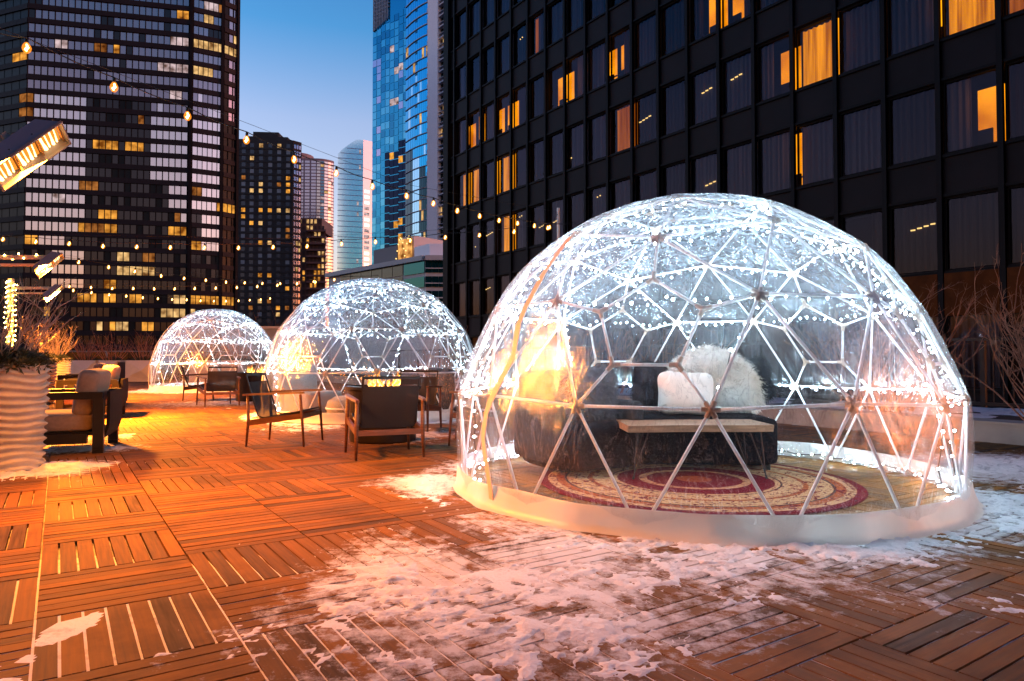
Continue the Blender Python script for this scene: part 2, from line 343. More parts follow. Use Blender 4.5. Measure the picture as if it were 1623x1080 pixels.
def build_deck():
    T = .615; v0 = -.06; u0 = 2.59; ns = 8; gap = .010; wv = T/ns
    vs = []; rn = []; uvs = []; 
    for iv in range(-12, 16):
        for iu in range(-7, 49):
            va = v0 + iv*T; ua = u0 + iu*T
            if va > 9.15: continue
            par = (iv+iu) % 2 == 0
            if random.random() < .10: par = not par
            tr = random.uniform(-.12, .12)
            for k in range(ns):
                a0 = k*wv+gap/2; a1 = (k+1)*wv-gap/2
                q = (va+a0, va+a1, ua+gap*.4, ua+T-gap*.4) if par else (va+gap*.4, va+T-gap*.4, ua+a0, ua+a1)
                zt = random.uniform(-.0012, .0012)
                r = min(1, max(0, random.gauss(.5, .24)+tr))
                vs.append((q, zt, par)); rn.append(r)
    N = len(vs)
    n1 = np.array(N1)[:2]; d1 = np.array(D1)[:2]
    co = np.zeros((N, 8, 3)); uv = np.zeros((N, 5, 4, 2))
    fidx = [(0,1,2,3),(0,4,5,1),(1,5,6,2),(2,6,7,3),(3,7,4,0)]
    loops = np.zeros((N, 5, 4), np.int32)
    for i, (q, zt, par) in enumerate(vs):
        a, b, c, d = q; pts = [(a,c),(b,c),(b,d),(a,d)]
        for k, (v, u) in enumerate(pts):
            p = n1*v + d1*u
            co[i,k] = (p[0], p[1], zt); co[i,k+4] = (p[0], p[1], -.022)
        ox, oy = random.uniform(0, 50), random.uniform(0, 50)
        for fi, f in enumerate(fidx):
            for li, vi in enumerate(f):
                v, u = pts[vi % 4]; L, Wd = (u-c, v-a) if par else (v-a, u-c)
                uv[i,fi,li] = (ox+L, oy+Wd)
                loops[i,fi,li] = i*8+vi
    me = bpy.data.meshes.new('deck')
    me.vertices.add(N*8); me.vertices.foreach_set('co', co.ravel())
    me.loops.add(N*20); me.loops.foreach_set('vertex_index', loops.ravel())
    me.polygons.add(N*5); me.polygons.foreach_set('loop_start', np.arange(0, N*20, 4, dtype=np.int32)); me.polygons.foreach_set('loop_total', np.full(N*5, 4, np.int32))
    ul = me.uv_layers.new(name='UVMap'); ul.data.foreach_set('uv', uv.ravel())
    me.polygons.foreach_set('use_smooth', np.zeros(N*5, bool)); me.update(calc_edges=True)
    at = me.attributes.new('rnd', 'FLOAT', 'FACE'); at.data.foreach_set('value', np.repeat(np.array(rn), 5).astype(np.float32))
    sn = snow_field(co[:,:,0].ravel(), co[:,:,1].ravel()); at = me.attributes.new('snow', 'FLOAT', 'POINT'); at.data.foreach_set('value', sn.astype(np.float32))
    me.materials.append(deck_mat())
    o = bpy.data.objects.new('deck', me); COL.objects.link(o); tag(o, kind='structure')
    b = MB(); b.quad(DK(-7.6,-3,-.026), DK(9.3,-3,-.026), DK(9.3,33,-.026), DK(-7.6,33,-.026))
    o = b.build('deck_bed', pm('deck_bed', (.02,.017,.016), .8, col2=(.62,.58,.55), scale=5.5)); tag(o, kind='structure')
    b = MB(); c = DK(1,14,-.18); 
    b.box(DK(.85,15,-.2), (16.9,36,.32), Matrix((N1, D1, Vector((0,0,1)))).transposed())
    o = b.build('terrace_slab', pm('slab', (.15,.14,.14), .8, var=.2)); tag(o, kind='structure')
    b = MB(); b.quad((-1500,-1500,-14),(1500,-1500,-14),(1500,1500,-14),(-1500,1500,-14))
    o = b.build('street', pm('asphalt', (.045,.045,.05), .8, var=.2, scale=.2)); tag(o, kind='structure')
build_deck()

def build_snow():
    def patch(x0, x1, y0, y1, st, seed, k=.10):
        xs = np.arange(x0, x1, st); ys = np.arange(y0, y1, st); X, Y = np.meshgrid(xs, ys)
        m = snow_field(X, Y)
        nz = fbm(X*1.7, Y*1.7, 3, 3)*.50 + fbm(X*5.5, Y*5.5, 4, 11, .62)*.62 + fbm(X*19, Y*19, 4, 19, .7)*.70
        h = m*.95 + (nz-.92)*2.0 - .83
        near = np.clip((4.4-Y)/1.2, 0, 1); g = -.055 + (fbm(X*3.1, Y*3.1, 3, 31)-.5)*.22 - (1-near)*.5; h = np.maximum(h, g)
        z = np.clip(np.where(h > 0, h*k*(.20+.5*np.clip(m-.85, 0, 1)), np.minimum(h*k*.9, -.0035)), -.026, .05) + np.where(h > 0, (fbm(X*26, Y*26, 3, 5)-.5)*.008*np.clip(h*5, 0, 1), 0)
        for cx, cy_ in DOMES: 
            r = np.hypot(X-cx, Y-cy_); z = np.where(r < DR-.02, -.03, z); h = np.where(r < DR-.02, -9, h)
        keep = h > -.2
        H, Wd = X.shape
        c = keep[:-1,:-1] | keep[1:,:-1] | keep[:-1,1:] | keep[1:,1:]
        idx = np.arange(H*Wd).reshape(H, Wd)
        q = np.stack([idx[:-1,:-1][c], idx[:-1,1:][c], idx[1:,1:][c], idx[1:,:-1][c]], -1)
        used = np.unique(q); mp = np.full(H*Wd, -1); mp[used] = np.arange(len(used))
        return np.stack([X.ravel()[used], Y.ravel()[used], z.ravel()[used]], -1), mp[q]
    V = []; Q = []; off = 0
    for args in ((-2.4, 6.2, 2.0, 4.6, .014, 1), (-2.4, 7.4, 4.6, 8.0, .02, 1), (-6.5, -2.4, 4.5, 8.0, .02, 1), (-6.5, 3.5, 8.0, 15.2, .035, 2, .12), (-14, -2.5, 15.2, 26, .06, 2, .14)):
        v, q = patch(*args); V.append(v); Q.append(q+off); off += len(v)
    V = np.concatenate(V); Q = np.concatenate(Q).astype(np.int32)
    me = bpy.data.meshes.new('snow'); me.vertices.add(len(V)); me.vertices.foreach_set('co', V.ravel())
    me.loops.add(len(Q)*4); me.loops.foreach_set('vertex_index', Q.ravel()); me.polygons.add(len(Q))
    me.polygons.foreach_set('loop_start', np.arange(0, len(Q)*4, 4, dtype=np.int32)); me.polygons.foreach_set('loop_total', np.full(len(Q), 4, np.int32))
    me.polygons.foreach_set('use_smooth', np.ones(len(Q), bool)); me.update(calc_edges=True); me.materials.append(M['snow'])
    o = bpy.data.objects.new('snow', me); COL.objects.link(o); tag(o, 'trampled thin snow lying over the wooden deck boards', 'snow', kind='stuff')
build_snow()

# ------------------------------------------------------------------ geodesic domes
ZC = .205*DR                                    # height of the sphere's centre above the deck
AZ0 = math.radians(-104.65-8.6)
def geodesic():
    s5 = 1/5**.5
    V = [Vector((0,0,1))]
    V += [Vector((2*s5*math.cos(AZ0+2*PI*k/5), 2*s5*math.sin(AZ0+2*PI*k/5), s5)) for k in range(5)]
    V += [Vector((2*s5*math.cos(AZ0+2*PI*(k+.5)/5), 2*s5*math.sin(AZ0+2*PI*(k+.5)/5), -s5)) for k in range(5)]
    V += [Vector((0,0,-1))]
    T = []
    for k in range(5):
        a, b = 1+k, 1+(k+1)%5; c, d = 6+k, 6+(k+1)%5
        T += [(0,a,b), (a,c,b), (b,c,d), (11,d,c)]
    pts = []; tri = []; cen = set()
    def idx(p):
        for i, q in enumerate(pts):
            if (q-p).length < 1e-4: return i
        pts.append(p); return len(pts)-1
    for a, b, c in T:
        g = {}
        for i in range(4):
            for j in range(4-i):
                k = 3-i-j; g[(i,j)] = idx(((V[a]*i+V[b]*j+V[c]*k)/3).normalized())
        for i in range(3):
            for j in range(3-i):
                tri.append((g[(i,j)], g[(i+1,j)], g[(i,j+1)]))
                if j < 2-i: tri.append((g[(i+1,j)], g[(i+1,j+1)], g[(i,j+1)]))
    for v in V: cen.add(idx(v))
    return pts, tri, cen
GP, GT, GC = geodesic()
def nodepos(i):
    p = GP[i]; z = p.z*DR+ZC
    return Vector((p.x*DR, p.y*DR, 0.015 if p.z < 0 else z))
KEEP = [i for i, p in enumerate(GP) if p.z > -.26]
NP_ = {i: nodepos(i) for i in KEEP}
EDG = set(); ADJ = {}
for a, b, c in GT:
    if a in NP_ and b in NP_ and c in NP_:
        for e in ((a,b),(b,c),(c,a)):
            EDG.add(tuple(sorted(e)))
for a, b in EDG: ADJ.setdefault(a, []).append(b); ADJ.setdefault(b, []).append(a)
CEN = [i for i in GC if i in NP_]
for c in CEN:                                    # window pentagons lie nearly flat
    mid = sum((NP_[j] for j in ADJ[c]), Vector())/len(ADJ[c]); NP_[c] = mid.lerp(NP_[c], .25)

def build_dome_mesh_parts(root):
    fr = MB(); hubs = []; st = []
    for a, b in EDG:
        if a in CEN or b in CEN: continue
        if NP_[a].z < .05 and NP_[b].z < .05: continue
        st.append((NP_[a], NP_[b]))
    inner = {}
    for c in CEN:
        if GP[c].z < 0: continue
        nb = sorted(ADJ[c], key=lambda j: math.atan2((NP_[j]-NP_[c]).dot(Vector((-GP[c].y, GP[c].x, 0)) if GP[c].z < .99 else Vector((0,1,0))), (NP_[j]-NP_[c]).dot(Vector((0,0,1)) if GP[c].z < .99 else Vector((1,0,0)))))
        q = [NP_[c].lerp(NP_[j], .50) for j in nb]
        for k in range(5):
            st.append((q[k], q[(k+1)%5])); st.append((q[k], NP_[nb[k]]))
        inner[c] = q
    ends = {}
    for a, b in st:
        fr.tube([a, b], .0098, 8)
        ends.setdefault(tuple(round(t, 4) for t in a), (a, []))[1].append((b-a).normalized())
        ends.setdefault(tuple(round(t, 4) for t in b), (b, []))[1].append((a-b).normalized())
    fr.build('frame', M['white_pipe'], root, smooth=True)
    for p, dirs in ends.values():
        if p.z < .05: continue
        h = MB()
        for d in dirs: h.tube([p+d*.008, p+d*.05], .015, 8)
        h.ball(p, .021, 0, 1); out = (p-Vector((0,0,ZC))).normalized(); h.tube([p, p+out*.012], .012, 8)
        h.build('connector', M['tan_plastic'], root)
    # taut film
    cv = MB(); n = 7; vid = {}
    rngw = np.random.default_rng(4)
    ctr = Vector((0,0,ZC))
    def wr(p):
        a = math.atan2(p.y, p.x); return (float(fbm(np.array(a*4.2+3), np.array(p.z*2.2), 4, 8))-.5)*.022 + (float(fbm(np.array(a*19), np.array(p.z*4.5), 3, 9))-.5)*.012
    vs = []; fs = []
    for a, b, c in GT:
        if not (a in NP_ and b in NP_ and c in NP_): continue
        A, B, C = NP_[a], NP_[b], NP_[c]; g = {}
        for i in range(n+1):
            for j in range(n+1-i):
                k = n-i-j; p = (A*i+B*j+C*k)/n
                key = tuple(round(t, 4) for t in p)
                if key not in vid:
                    d = p-ctr; L = d.length; q = p + d.normalized()*(.022 + max(0, (DR-L))*.55 + wr(p))
                    if p.z < .03: q = p + Vector((p.x, p.y, 0)).normalized()*.022
                    vid[key] = len(vs); vs.append(q)
                g[(i,j)] = vid[key]
        for i in range(n):
            for j in range(n-i):
                fs.append((g[(i,j)], g[(i+1,j)], g[(i,j+1)]))
                if j < n-1-i: fs.append((g[(i+1,j)], g[(i+1,j+1)], g[(i,j+1)]))
    cv.add(vs, fs); cv.build('cover', M['film'], root, smooth=True)
    sk = MB(); seg = 240; prof = [(0, .158), (.004, .153), (.008, .13), (.012, .11), (.016, .08), (.022, .05), (.034, .018), (.06, .004)]
    r0 = DR*.982+.030
    def fn(r, z, a):
        k = (a-AZ0)/(2*PI/15); poly = math.cos(PI/15)/math.cos(((k+.5) % 1 - .5)*2*PI/15)
        base = r0*(1-.55*(1-poly)) + r
        return base + (float(vnoise(np.array(a*7+2), np.array(z*9), 5))-.5)*.03*(1.2-min(1, z/.17)) + (float(vnoise(np.array(a*16), np.array(z*4), 25))-.5)*.009 + (float(vnoise(np.array(a*38), np.array(z*14), 27))-.5)*.006 
    sk.lathe(prof, (0,0,0), seg, 0, fn)
    ob = sk.build('skirt', M['skirt'], root, smooth=True)
    for v in ob.data.vertices:
        a = math.atan2(v.co.y, v.co.x)
        if v.co.z > .14: v.co.z += .022*(float(vnoise(np.array(a*3.3), np.array(.5), 12))-.5)
    # zipped door seam, traced on the film
    zp = [(778,792),(776,770),(770,735),(765,695),(770,655),(777,635),(795,600),(813,566),(817,540),(821,515),(832,488),(848,458),(862,432),(883,402),(904,375)]
    cw = Vector((DOMES[0][0], DOMES[0][1], ZC)); tap = MB(); row = []
    for i, (x, y) in enumerate(zp):
        r = ray(x, y).normalized(); o = Vector((0,0,1))-cw; bq = o.dot(r); cq = o.dot(o)-(DR+.034)**2
        dd = max(0, bq*bq-cq); t = -bq-math.sqrt(dd); row.append(o + r*t)
    fine = []
    for i in range(len(row)-1):
        for k in range(3): fine.append(row[i].lerp(row[i+1], k/3))
    fine.append(row[-1])
    for i, p in enumerate(fine):
        t = (fine[min(i+1, len(fine)-1)]-fine[max(0, i-1)]).normalized(); nn = p.normalized(); s = t.cross(nn).normalized()
        w = .019 + .012*float(vnoise(np.array(i*.35), np.array(.3), 3)); pp = p+Vector((0,0,ZC))
        tap.v += [tuple(pp-s*w), tuple(pp+s*w), tuple(pp+s*w-nn*.006), tuple(pp-s*w-nn*.006)]
    for i in range(len(fine)-1):
        b = i*4
        for k in range(4): tap.f.append((b+k, b+(k+1)%4, b+4+(k+1)%4, b+4+k)); tap.m.append(0)
    tap.build('zipper_flap', M['white_tape'], root, smooth=False)
    return inner
dome = empty('dome_tent', (DOMES[0][0], DOMES[0][1], 0), 0, 'large clear plastic geodesic dome nearest the camera with a fur covered sofa inside', 'dome', 'clear geodesic domes on the deck')
INNER = build_dome_mesh_parts(dome)
for i, lab in ((1, 'clear lit dome standing between the biggest dome and the farthest dome'), (2, 'smallest and farthest clear lit dome, beside the faceted planters')):
    d = copy_tree(dome); d.location = (DOMES[i][0], DOMES[i][1], 0); d.scale = (1, 1, DZ[i]); d['label'] = lab

# cool white fairy lights threaded along the struts inside each dome
SPC = 1.0
def path_len(path, step, jit, rnd, wob=.02):
    out = []; rest = 0.0
    for a, b in zip(path[:-1], path[1:]):
        L = (b-a).length; t = rest
        while t < L:
            p = a.lerp(b, t/L); inw = (Vector((0,0,ZC))-p).normalized()
            out.append(p + inw*rnd.uniform(.030, .034+wob) + Vector((rnd.uniform(-1,1), rnd.uniform(-1,1), rnd.uniform(-1,1)))*jit); t += step*SPC*rnd.uniform(.75, 1.25)
        rest = t-L
    return out
def ringnodes(zlo, zhi):
    q = [i for i in KEEP if zlo < GP[i].z < zhi and i not in CEN]; q.sort(key=lambda i: math.atan2(GP[i].y, GP[i].x)); return q
R4 = ringnodes(.05, .30); R3 = ringnodes(.30, .65); R2 = ringnodes(.65, .88); R1 = ringnodes(.88, .99)
def fairy(root, ci, seed, loc):
    rnd = random.Random(seed); paths = []
    f_az = math.atan2(-loc[1], -loc[0])          # towards the lawn side / viewer
    def az(i): return (math.atan2(GP[i].y, GP[i].x)-f_az+PI) % (2*PI)-PI
    back = sorted(R4, key=lambda i: az(i) % (2*PI)); back = [i for i in back if abs(az(i)) > math.radians(50)]
    paths.append(([NP_[i] for i in back], .075))
    r3 = R3+[R3[0]]; paths.append(([NP_[i] for i in r3], .085))
    r2 = R2+[R2[0]]; paths.append(([NP_[i] for i in r2], .085)); r1 = R1+[R1[0]]; paths.append(([NP_[i] for i in r1], .09))
    for a in R1[::1]:
        c = max((i for i in R2 if i in ADJ[a]), key=lambda i: rnd.random()); d = max((i for i in ADJ[c] if i in R3), key=lambda i: rnd.random(), default=None)
        pth = [NP_[a], NP_[c]]
        if d is not None:
            pth.append(NP_[d]); e = max((i for i in ADJ[d] if i in R4), key=lambda i: rnd.random(), default=None)
            if e is not None: pth.append(NP_[e])
        paths.append((pth, .11))
    base = [Vector((math.cos(t), math.sin(t), 0))*(DR*.955)+Vector((0,0,.06)) for t in np.linspace(f_az+.15, f_az+2*PI-.75, 44)]
    paths.append((base, .12))
    for t in (f_az-1.05, f_az+1.2, f_az+.98):    # drops down the side
        paths.append(([Vector((math.cos(t)*math.cos(e), math.sin(t)*math.cos(e), math.sin(e)))*DR*.97+Vector((0,0,ZC)) for e in np.linspace(-.1, 1.0, 9)], .10))
    wires = MB(); bulbs = []
    for pth, st in paths:
        q = path_len(pth, st, .022, rnd)
        if len(q) > 1: wires.tube(q, .0042, 4)
        bulbs += q
    wires.build('wire', M['wire'], root)
    cl = Vector((-loc[0], -loc[1], 1)); bulbs.sort(key=lambda p: (p-cl).length)
    r = .0075 if ci == 0 else .0068
    b0 = MB(); b0.ball((0,0,0), r, 0, 0); me = b0.mesh('bulb', M['led'])
    for p in bulbs[:100]:
        o = bpy.data.objects.new('bulb', me); COL.objects.link(o); o.parent = root; o.location = p; o.scale = (rnd.uniform(.6, 1.25),)*3
    rest = MB()
    for p in bulbs[100:]: rest.ball(p, r*rnd.uniform(.6, 1.25), 0, 0)
    tag(rest.build('bulb', M['led'], root), kind='stuff')
    return len(bulbs)
for i, lab in enumerate(('cool white fairy lights strung inside the large dome with the fur covered sofa', 'cool white fairy lights strung inside the dome behind the fire pit chairs', 'cool white fairy lights strung inside the smallest farthest dome')):
    r = empty('fairy_lights', (DOMES[i][0], DOMES[i][1], 0), 0, lab, 'fairy lights', 'fairy lights inside the domes')
    SPC = (1.0, 1.35, 1.45)[i]; r.scale = (1, 1, DZ[i]); fairy(r, i, 20+i, DOMES[i])

# ------------------------------------------------------------------ hotel block with curtain wall
HA = math.radians(-35.1); HD = Vector((math.sin(HA), math.cos(HA), 0)); HN = Vector((math.cos(HA), -math.sin(HA), 0)); HP = 18.5
def HT(s, z, d=0.0): return HN*(HP+d) + HD*s + Vector((0,0,z))      # along, height, depth into the block
def curtain_mat(name, col, trans):
    m = bpy.data.materials.new(name); m.use_nodes = True; n = m.node_tree.nodes; l = m.node_tree.links; n.clear()
    o = n.new('ShaderNodeOutputMaterial'); d = n.new('ShaderNodeBsdfDiffuse'); t = n.new('ShaderNodeBsdfTranslucent'); mx = n.new('ShaderNodeMixShader')
    d.inputs[0].default_value = (*col,1); t.inputs[0].default_value = (*col,1); mx.inputs[0].default_value = trans
    l.new(d.outputs[0], mx.inputs[1]); l.new(t.outputs[0], mx.inputs[2]); l.new(mx.outputs[0], o.inputs[0]); return m
M['curtain'] = curtain_mat('curtain_sheer', (.26,.24,.30), .4)
M['curtain_brown'] = curtain_mat('curtain_brown', (.10,.075,.065), .3)
M['hotel_glass'] = glass_pane('hotel_glass', (.66,.64,.62), .0, .015, (.50,.45,.62))
M['room_dark'] = pm('room_dark', (.06,.05,.05), .9)
def em_room(name, col, st, sc, lo, stretch):
    m = bpy.data.materials.new(name); m.use_nodes = True; n = m.node_tree.nodes; l = m.node_tree.links; n.clear()
    o = n.new('ShaderNodeOutputMaterial'); e = n.new('ShaderNodeEmission'); tc = n.new('ShaderNodeTexCoord'); mp = n.new('ShaderNodeMapping'); mp.inputs['Scale'].default_value = stretch; t = n.new('ShaderNodeTexNoise'); t.inputs['Scale'].default_value = sc; t.inputs['Detail'].default_value = 4
    r = n.new('ShaderNodeValToRGB'); q = r.color_ramp.elements; q[0].position = .34; q[0].color = (col[0]*lo, col[1]*lo*.7, col[2]*lo*.5, 1); q[1].position = .64; q[1].color = (*col, 1)
    l.new(tc.outputs['Object'], mp.inputs[0]); l.new(mp.outputs[0], t.inputs['Vector']); l.new(t.outputs['Fac'], r.inputs[0]); l.new(r.outputs[0], e.inputs[0]); e.inputs[1].default_value = st; l.new(e.outputs[0], o.inputs[0]); return m
M['lit_room'] = em_room('lit_room', (1., .33, .004), .21, .8, .45, (1,1,1))
M['lit_room_dim'] = em_room('lit_room_dim', (1., .24, .010), .065, 1., .4, (9,9,.4))
M['lit_sheer'] = em_room('lit_sheer', (1., .34, .006), .17, 1., .35, (7,7,.35))
M['lamp_warm'] = em('ceiling_lamp', (1., .66, .22), .22)  # shared by painted window reflections and the rooftop lamp string
def build_hotel():
    root = empty('hotel_block', HT(18, -14), 0, 'dark hotel with black mullions and a few orange lit windows behind the large dome', 'building')
    root_off = root.location
    i2s = lambda i: (1.71051313-.07188771*i)*HP
    rows = [.116-.157, .116, .273, .4305, .5875, .7445, .9015, 1.0585, 1.2155]; wh = .0985*HP
    zr = [r*HP+1 for r in rows]
    s_far, s_near = i2s(-.35), i2s(27)
    wall = MB(); sp = MB()
    # spandrels between the rows, mullions proud of them
    edges = [-14.0] + [z for r in zr for z in (r, r+wh)] + [zr[-1]+wh+3.5]
    for k in range(0, len(edges), 2):
        a, b = edges[k], edges[k+1]
        sp.box(HT((s_far+s_near)/2, (a+b)/2, .15), (abs(s_far-s_near), .3, b-a), Matrix((HD, HN, Vector((0,0,1)))).transposed())
        for zz in (a+.05, b-.05):
            wall.box(HT((s_far+s_near)/2, zz, -.02), (abs(s_far-s_near), .08, .07), Matrix((HD, HN, Vector((0,0,1)))).transposed())
    for i in range(0, 28):
        w = .12
        wall.box(HT(i2s(i), (zr[-1]+wh-11)/2, -.05), (w, .12, zr[-1]+wh+14+4), Matrix((HD, HN, Vector((0,0,1)))).transposed())
    wall.box(HT(s_far+.25, 12, 3), (.5, 6.4, 56), Matrix((HD, HN, Vector((0,0,1)))).transposed())
    wall.box(HT((s_far+s_near)/2, zr[-1]+wh+3.9, 4), (abs(s_far-s_near)+.5, 9, .8), Matrix((HD, HN, Vector((0,0,1)))).transposed())
    bk = MB(); bk.box(HT((s_far+s_near)/2, 12, 4.2), (abs(s_far-s_near)-1, .3, 56), Matrix((HD, HN, Vector((0,0,1)))).transposed())
    for r in zr: bk.box(HT((s_far+s_near)/2, r-.25, 2.2), (abs(s_far-s_near)-1, 3.6, .3), Matrix((HD, HN, Vector((0,0,1)))).transposed())
    wall.build('wall', M['dark_facade'], root, world=True); sp.build('spandrel', M['spandrel'], root, world=True); bk.build('inner_wall', M['room_dark'], root, world=True)
    # reddish panels by the bare shrubs, orange glow put into their colour
    pn = MB()
    for i in range(16, 22): pn.box(HT((i2s(i)+i2s(i+1))/2, 2.55, -.06), (1.17, .06, 1.05), Matrix((HD, HN, Vector((0,0,1)))).transposed())
    pn.build('rust_panel', pm('rust_panel', (.10,.030,.007), .8, spec=.1, var=.25), root, world=True)
    # lit windows: (column, row) -> (from, to, kind); 0..1 left to right as seen
    lit = {(0,4):(.25,.95,'r'), (1,4):(.12,.6,'r'), (2,4):(.6,.98,'r'), (3,4):(.12,.88,'r'), (0,3):(.25,.95,'s'), (1,3):(.1,.62,'s'), (2,3):(.72,.98,'s'), (3,3):(.1,.98,'s'),
           (3,2):(.18,.92,'s'), (6,4):(.08,.98,'r'), (7,4):(.08,.45,'r'), (8,4):(.62,.98,'r'), (9,4):(.08,.52,'r'), (9,3):(.12,.98,'d'),
           (12,4):(.35,.98,'r'), (13,4):(.06,.62,'r'), (14,3):(.42,.98,'r'), (15,3):(.08,.97,'s'), (16,3):(.05,.13,'r'), (14,2):(.78,.98,'r'), (15,2):(.06,.13,'d'),
           (17,3):(.88,.97,'r'), (18,3):(.06,.95,'s'), (19,3):(.05,.98,'d'), (18,2):(.48,.95,'r'), (5,5):(.1,.4,'d'), (20,4):(.1,.8,'s')}
    rn = random.Random(3); cells = []
    for i in range(0, 24):
        for r in range(0, len(zr)):
            s = (i2s(i)+i2s(i+1))/2; p = HT(s, zr[r]+wh/2); d = p.length
            ok = p.y > 2; px = 811+F*p.x/max(p.y, .1); py = 567-F*(p.z-1)/max(p.y, .1)
            vis = ok and px < 1640 and -60 < py < 600
            cells.append((not vis, d, i, r))
    cells.sort(); bulk = [MB(), MB()]; nind = 0
    for hid, d, i, r in cells:
        a, b = i2s(i)-.05, i2s(i+1)+.05; z0, z1 = zr[r], zr[r]+wh; Lx = lambda t: a+(b-a)*t
        own = nind < 100 and not hid; nind += own
        fr = MB(); e_ = .03 if a < b else -.03; q_ = .035 if a < b else -.035
        ring = lambda d_, i_: [HT(a+e_+i_*q_, z0+.01+abs(i_*q_), d_), HT(b-e_-i_*q_, z0+.01+abs(i_*q_), d_), HT(b-e_-i_*q_, z1-.01-abs(i_*q_), d_), HT(a+e_+i_*q_, z1-.01-abs(i_*q_), d_)]
        fr.add(ring(.03,0)+ring(.03,1)+ring(.10,1)+ring(.10,0), [(r_*4+j, r_*4+(j+1)%4, ((r_+1)%4)*4+(j+1)%4, ((r_+1)%4)*4+j) for r_ in range(4) for j in range(4)])
        gl = MB(); gl.quad(HT(a, z0+.02, .09), HT(b, z0+.02, .09), HT(b, z1-.02, .09), HT(a, z1-.02, .09))
        cu = MB(); L = lit.get((i, r)); cmat = M['curtain'] if rn.random() < .62 else M['curtain_brown']
        def curtain(t0, t1, dep, mb):
            n = max(2, int(abs(t1-t0)*34)); ph = rn.random()*6; vs = []
            for k in range(n+1):
                t = t0+(t1-t0)*k/n; dz = dep + .035*math.sin(t*46+ph)+.015*math.sin(t*93+ph*2)
                vs += [HT(Lx(t), z0+.03, dz), HT(Lx(t), z1-.03, dz)]
            mb.add(vs, [(2*k, 2*k+2, 2*k+3, 2*k+1) for k in range(n)])
        lt = MB(); lmat = None
        if L:
            t0, t1, kd = L
            lmat = {'r': M['lit_room'], 's': M['lit_sheer'], 'd': M['lit_room_dim']}[kd]
            if kd == 'r':
                top = z1-(.28 if rn.random() < .6 else .04)
                lt.quad(HT(Lx(t0), z0+.02, .55), HT(Lx(t1), z0+.02, .55), HT(Lx(t1), top, .55), HT(Lx(t0), top, .55))
                if rn.random() < .5: lt.box(HT(Lx((t0+t1)/2), z0+.42, .5), (.5, .04, .05), Matrix((HD, HN, Vector((0,0,1)))).transposed(), 1)
                lt.box(HT(Lx((t0*.7+t1*.3)), z0+.28, .5), (.32, .05, .5), Matrix((HD, HN, Vector((0,0,1)))).transposed(), 1)
            else: curtain(t0, t1, .3, lt)
            if t0 > .15: curtain(.02, t0, .2, cu)
            if t1 < .85: curtain(t1, .98, .2, cu)
        else:
            k = rn.random()
            if k < .62: curtain(.02, .98, .2, cu)
            elif k < .80: curtain(.02, .35+rn.random()*.3, .2, cu)
            elif k < .92: curtain(.5+rn.random()*.2, .98, .2, cu)
        lp = MB()  # small glowing shapes standing in for warm lights reflected in the glass
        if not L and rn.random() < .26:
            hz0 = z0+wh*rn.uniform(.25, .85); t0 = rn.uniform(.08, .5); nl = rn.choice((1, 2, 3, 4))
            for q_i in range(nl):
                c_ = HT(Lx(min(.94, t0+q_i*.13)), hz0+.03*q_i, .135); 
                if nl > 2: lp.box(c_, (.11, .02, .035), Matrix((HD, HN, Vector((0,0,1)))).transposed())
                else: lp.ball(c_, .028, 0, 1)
        mats = [cmat]
        if own:
            w = fr.build('window', M['dark_facade'], root, world=True)
            w.location = (0,0,0)
            def sub(mb, nm, mt):
                if not mb.f: return
                o = bpy.data.objects.new(nm, mb.mesh(nm, mt, root_off)); COL.objects.link(o); o.parent = w
            sub(gl, 'pane', M['hotel_glass']); sub(cu, 'curtain', cmat)
            if L: sub(lt, 'lit_room', [lmat, M['curtain_brown']])
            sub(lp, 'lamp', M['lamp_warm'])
        else:
            B = bulk[0]
            for mb, mi in ((fr, 0), (gl, 1), (cu, 2 if cmat is M['curtain'] else 3), (lt, {'r':4, 's':5, 'd':6}[L[2]] if L else 4)):
                b0 = len(B.v); B.v += mb.v; B.f += [tuple(q+b0 for q in f) for f in mb.f]; B.m += [mi if not x else 3 for x in mb.m]
    tag(bulk[0].build('window', [M['dark_facade'], M['hotel_glass'], M['curtain'], M['curtain_brown'], M['lit_room'], M['lit_sheer'], M['lit_room_dim']], root, world=True), kind='stuff')
build_hotel()
r = empty('hotel_wing', (0, -9, GROUND_ if False else -14), 0, 'dark rear wing of the hotel closing the terrace behind the viewpoint', 'building')  # unseen block added to cut the sky light on the terrace
b = MB(); b.box((6, -11, 14), (70, 6, 56)); b.build('wall', M['spandrel'], r, world=True)  # body of the added unseen sky blocker

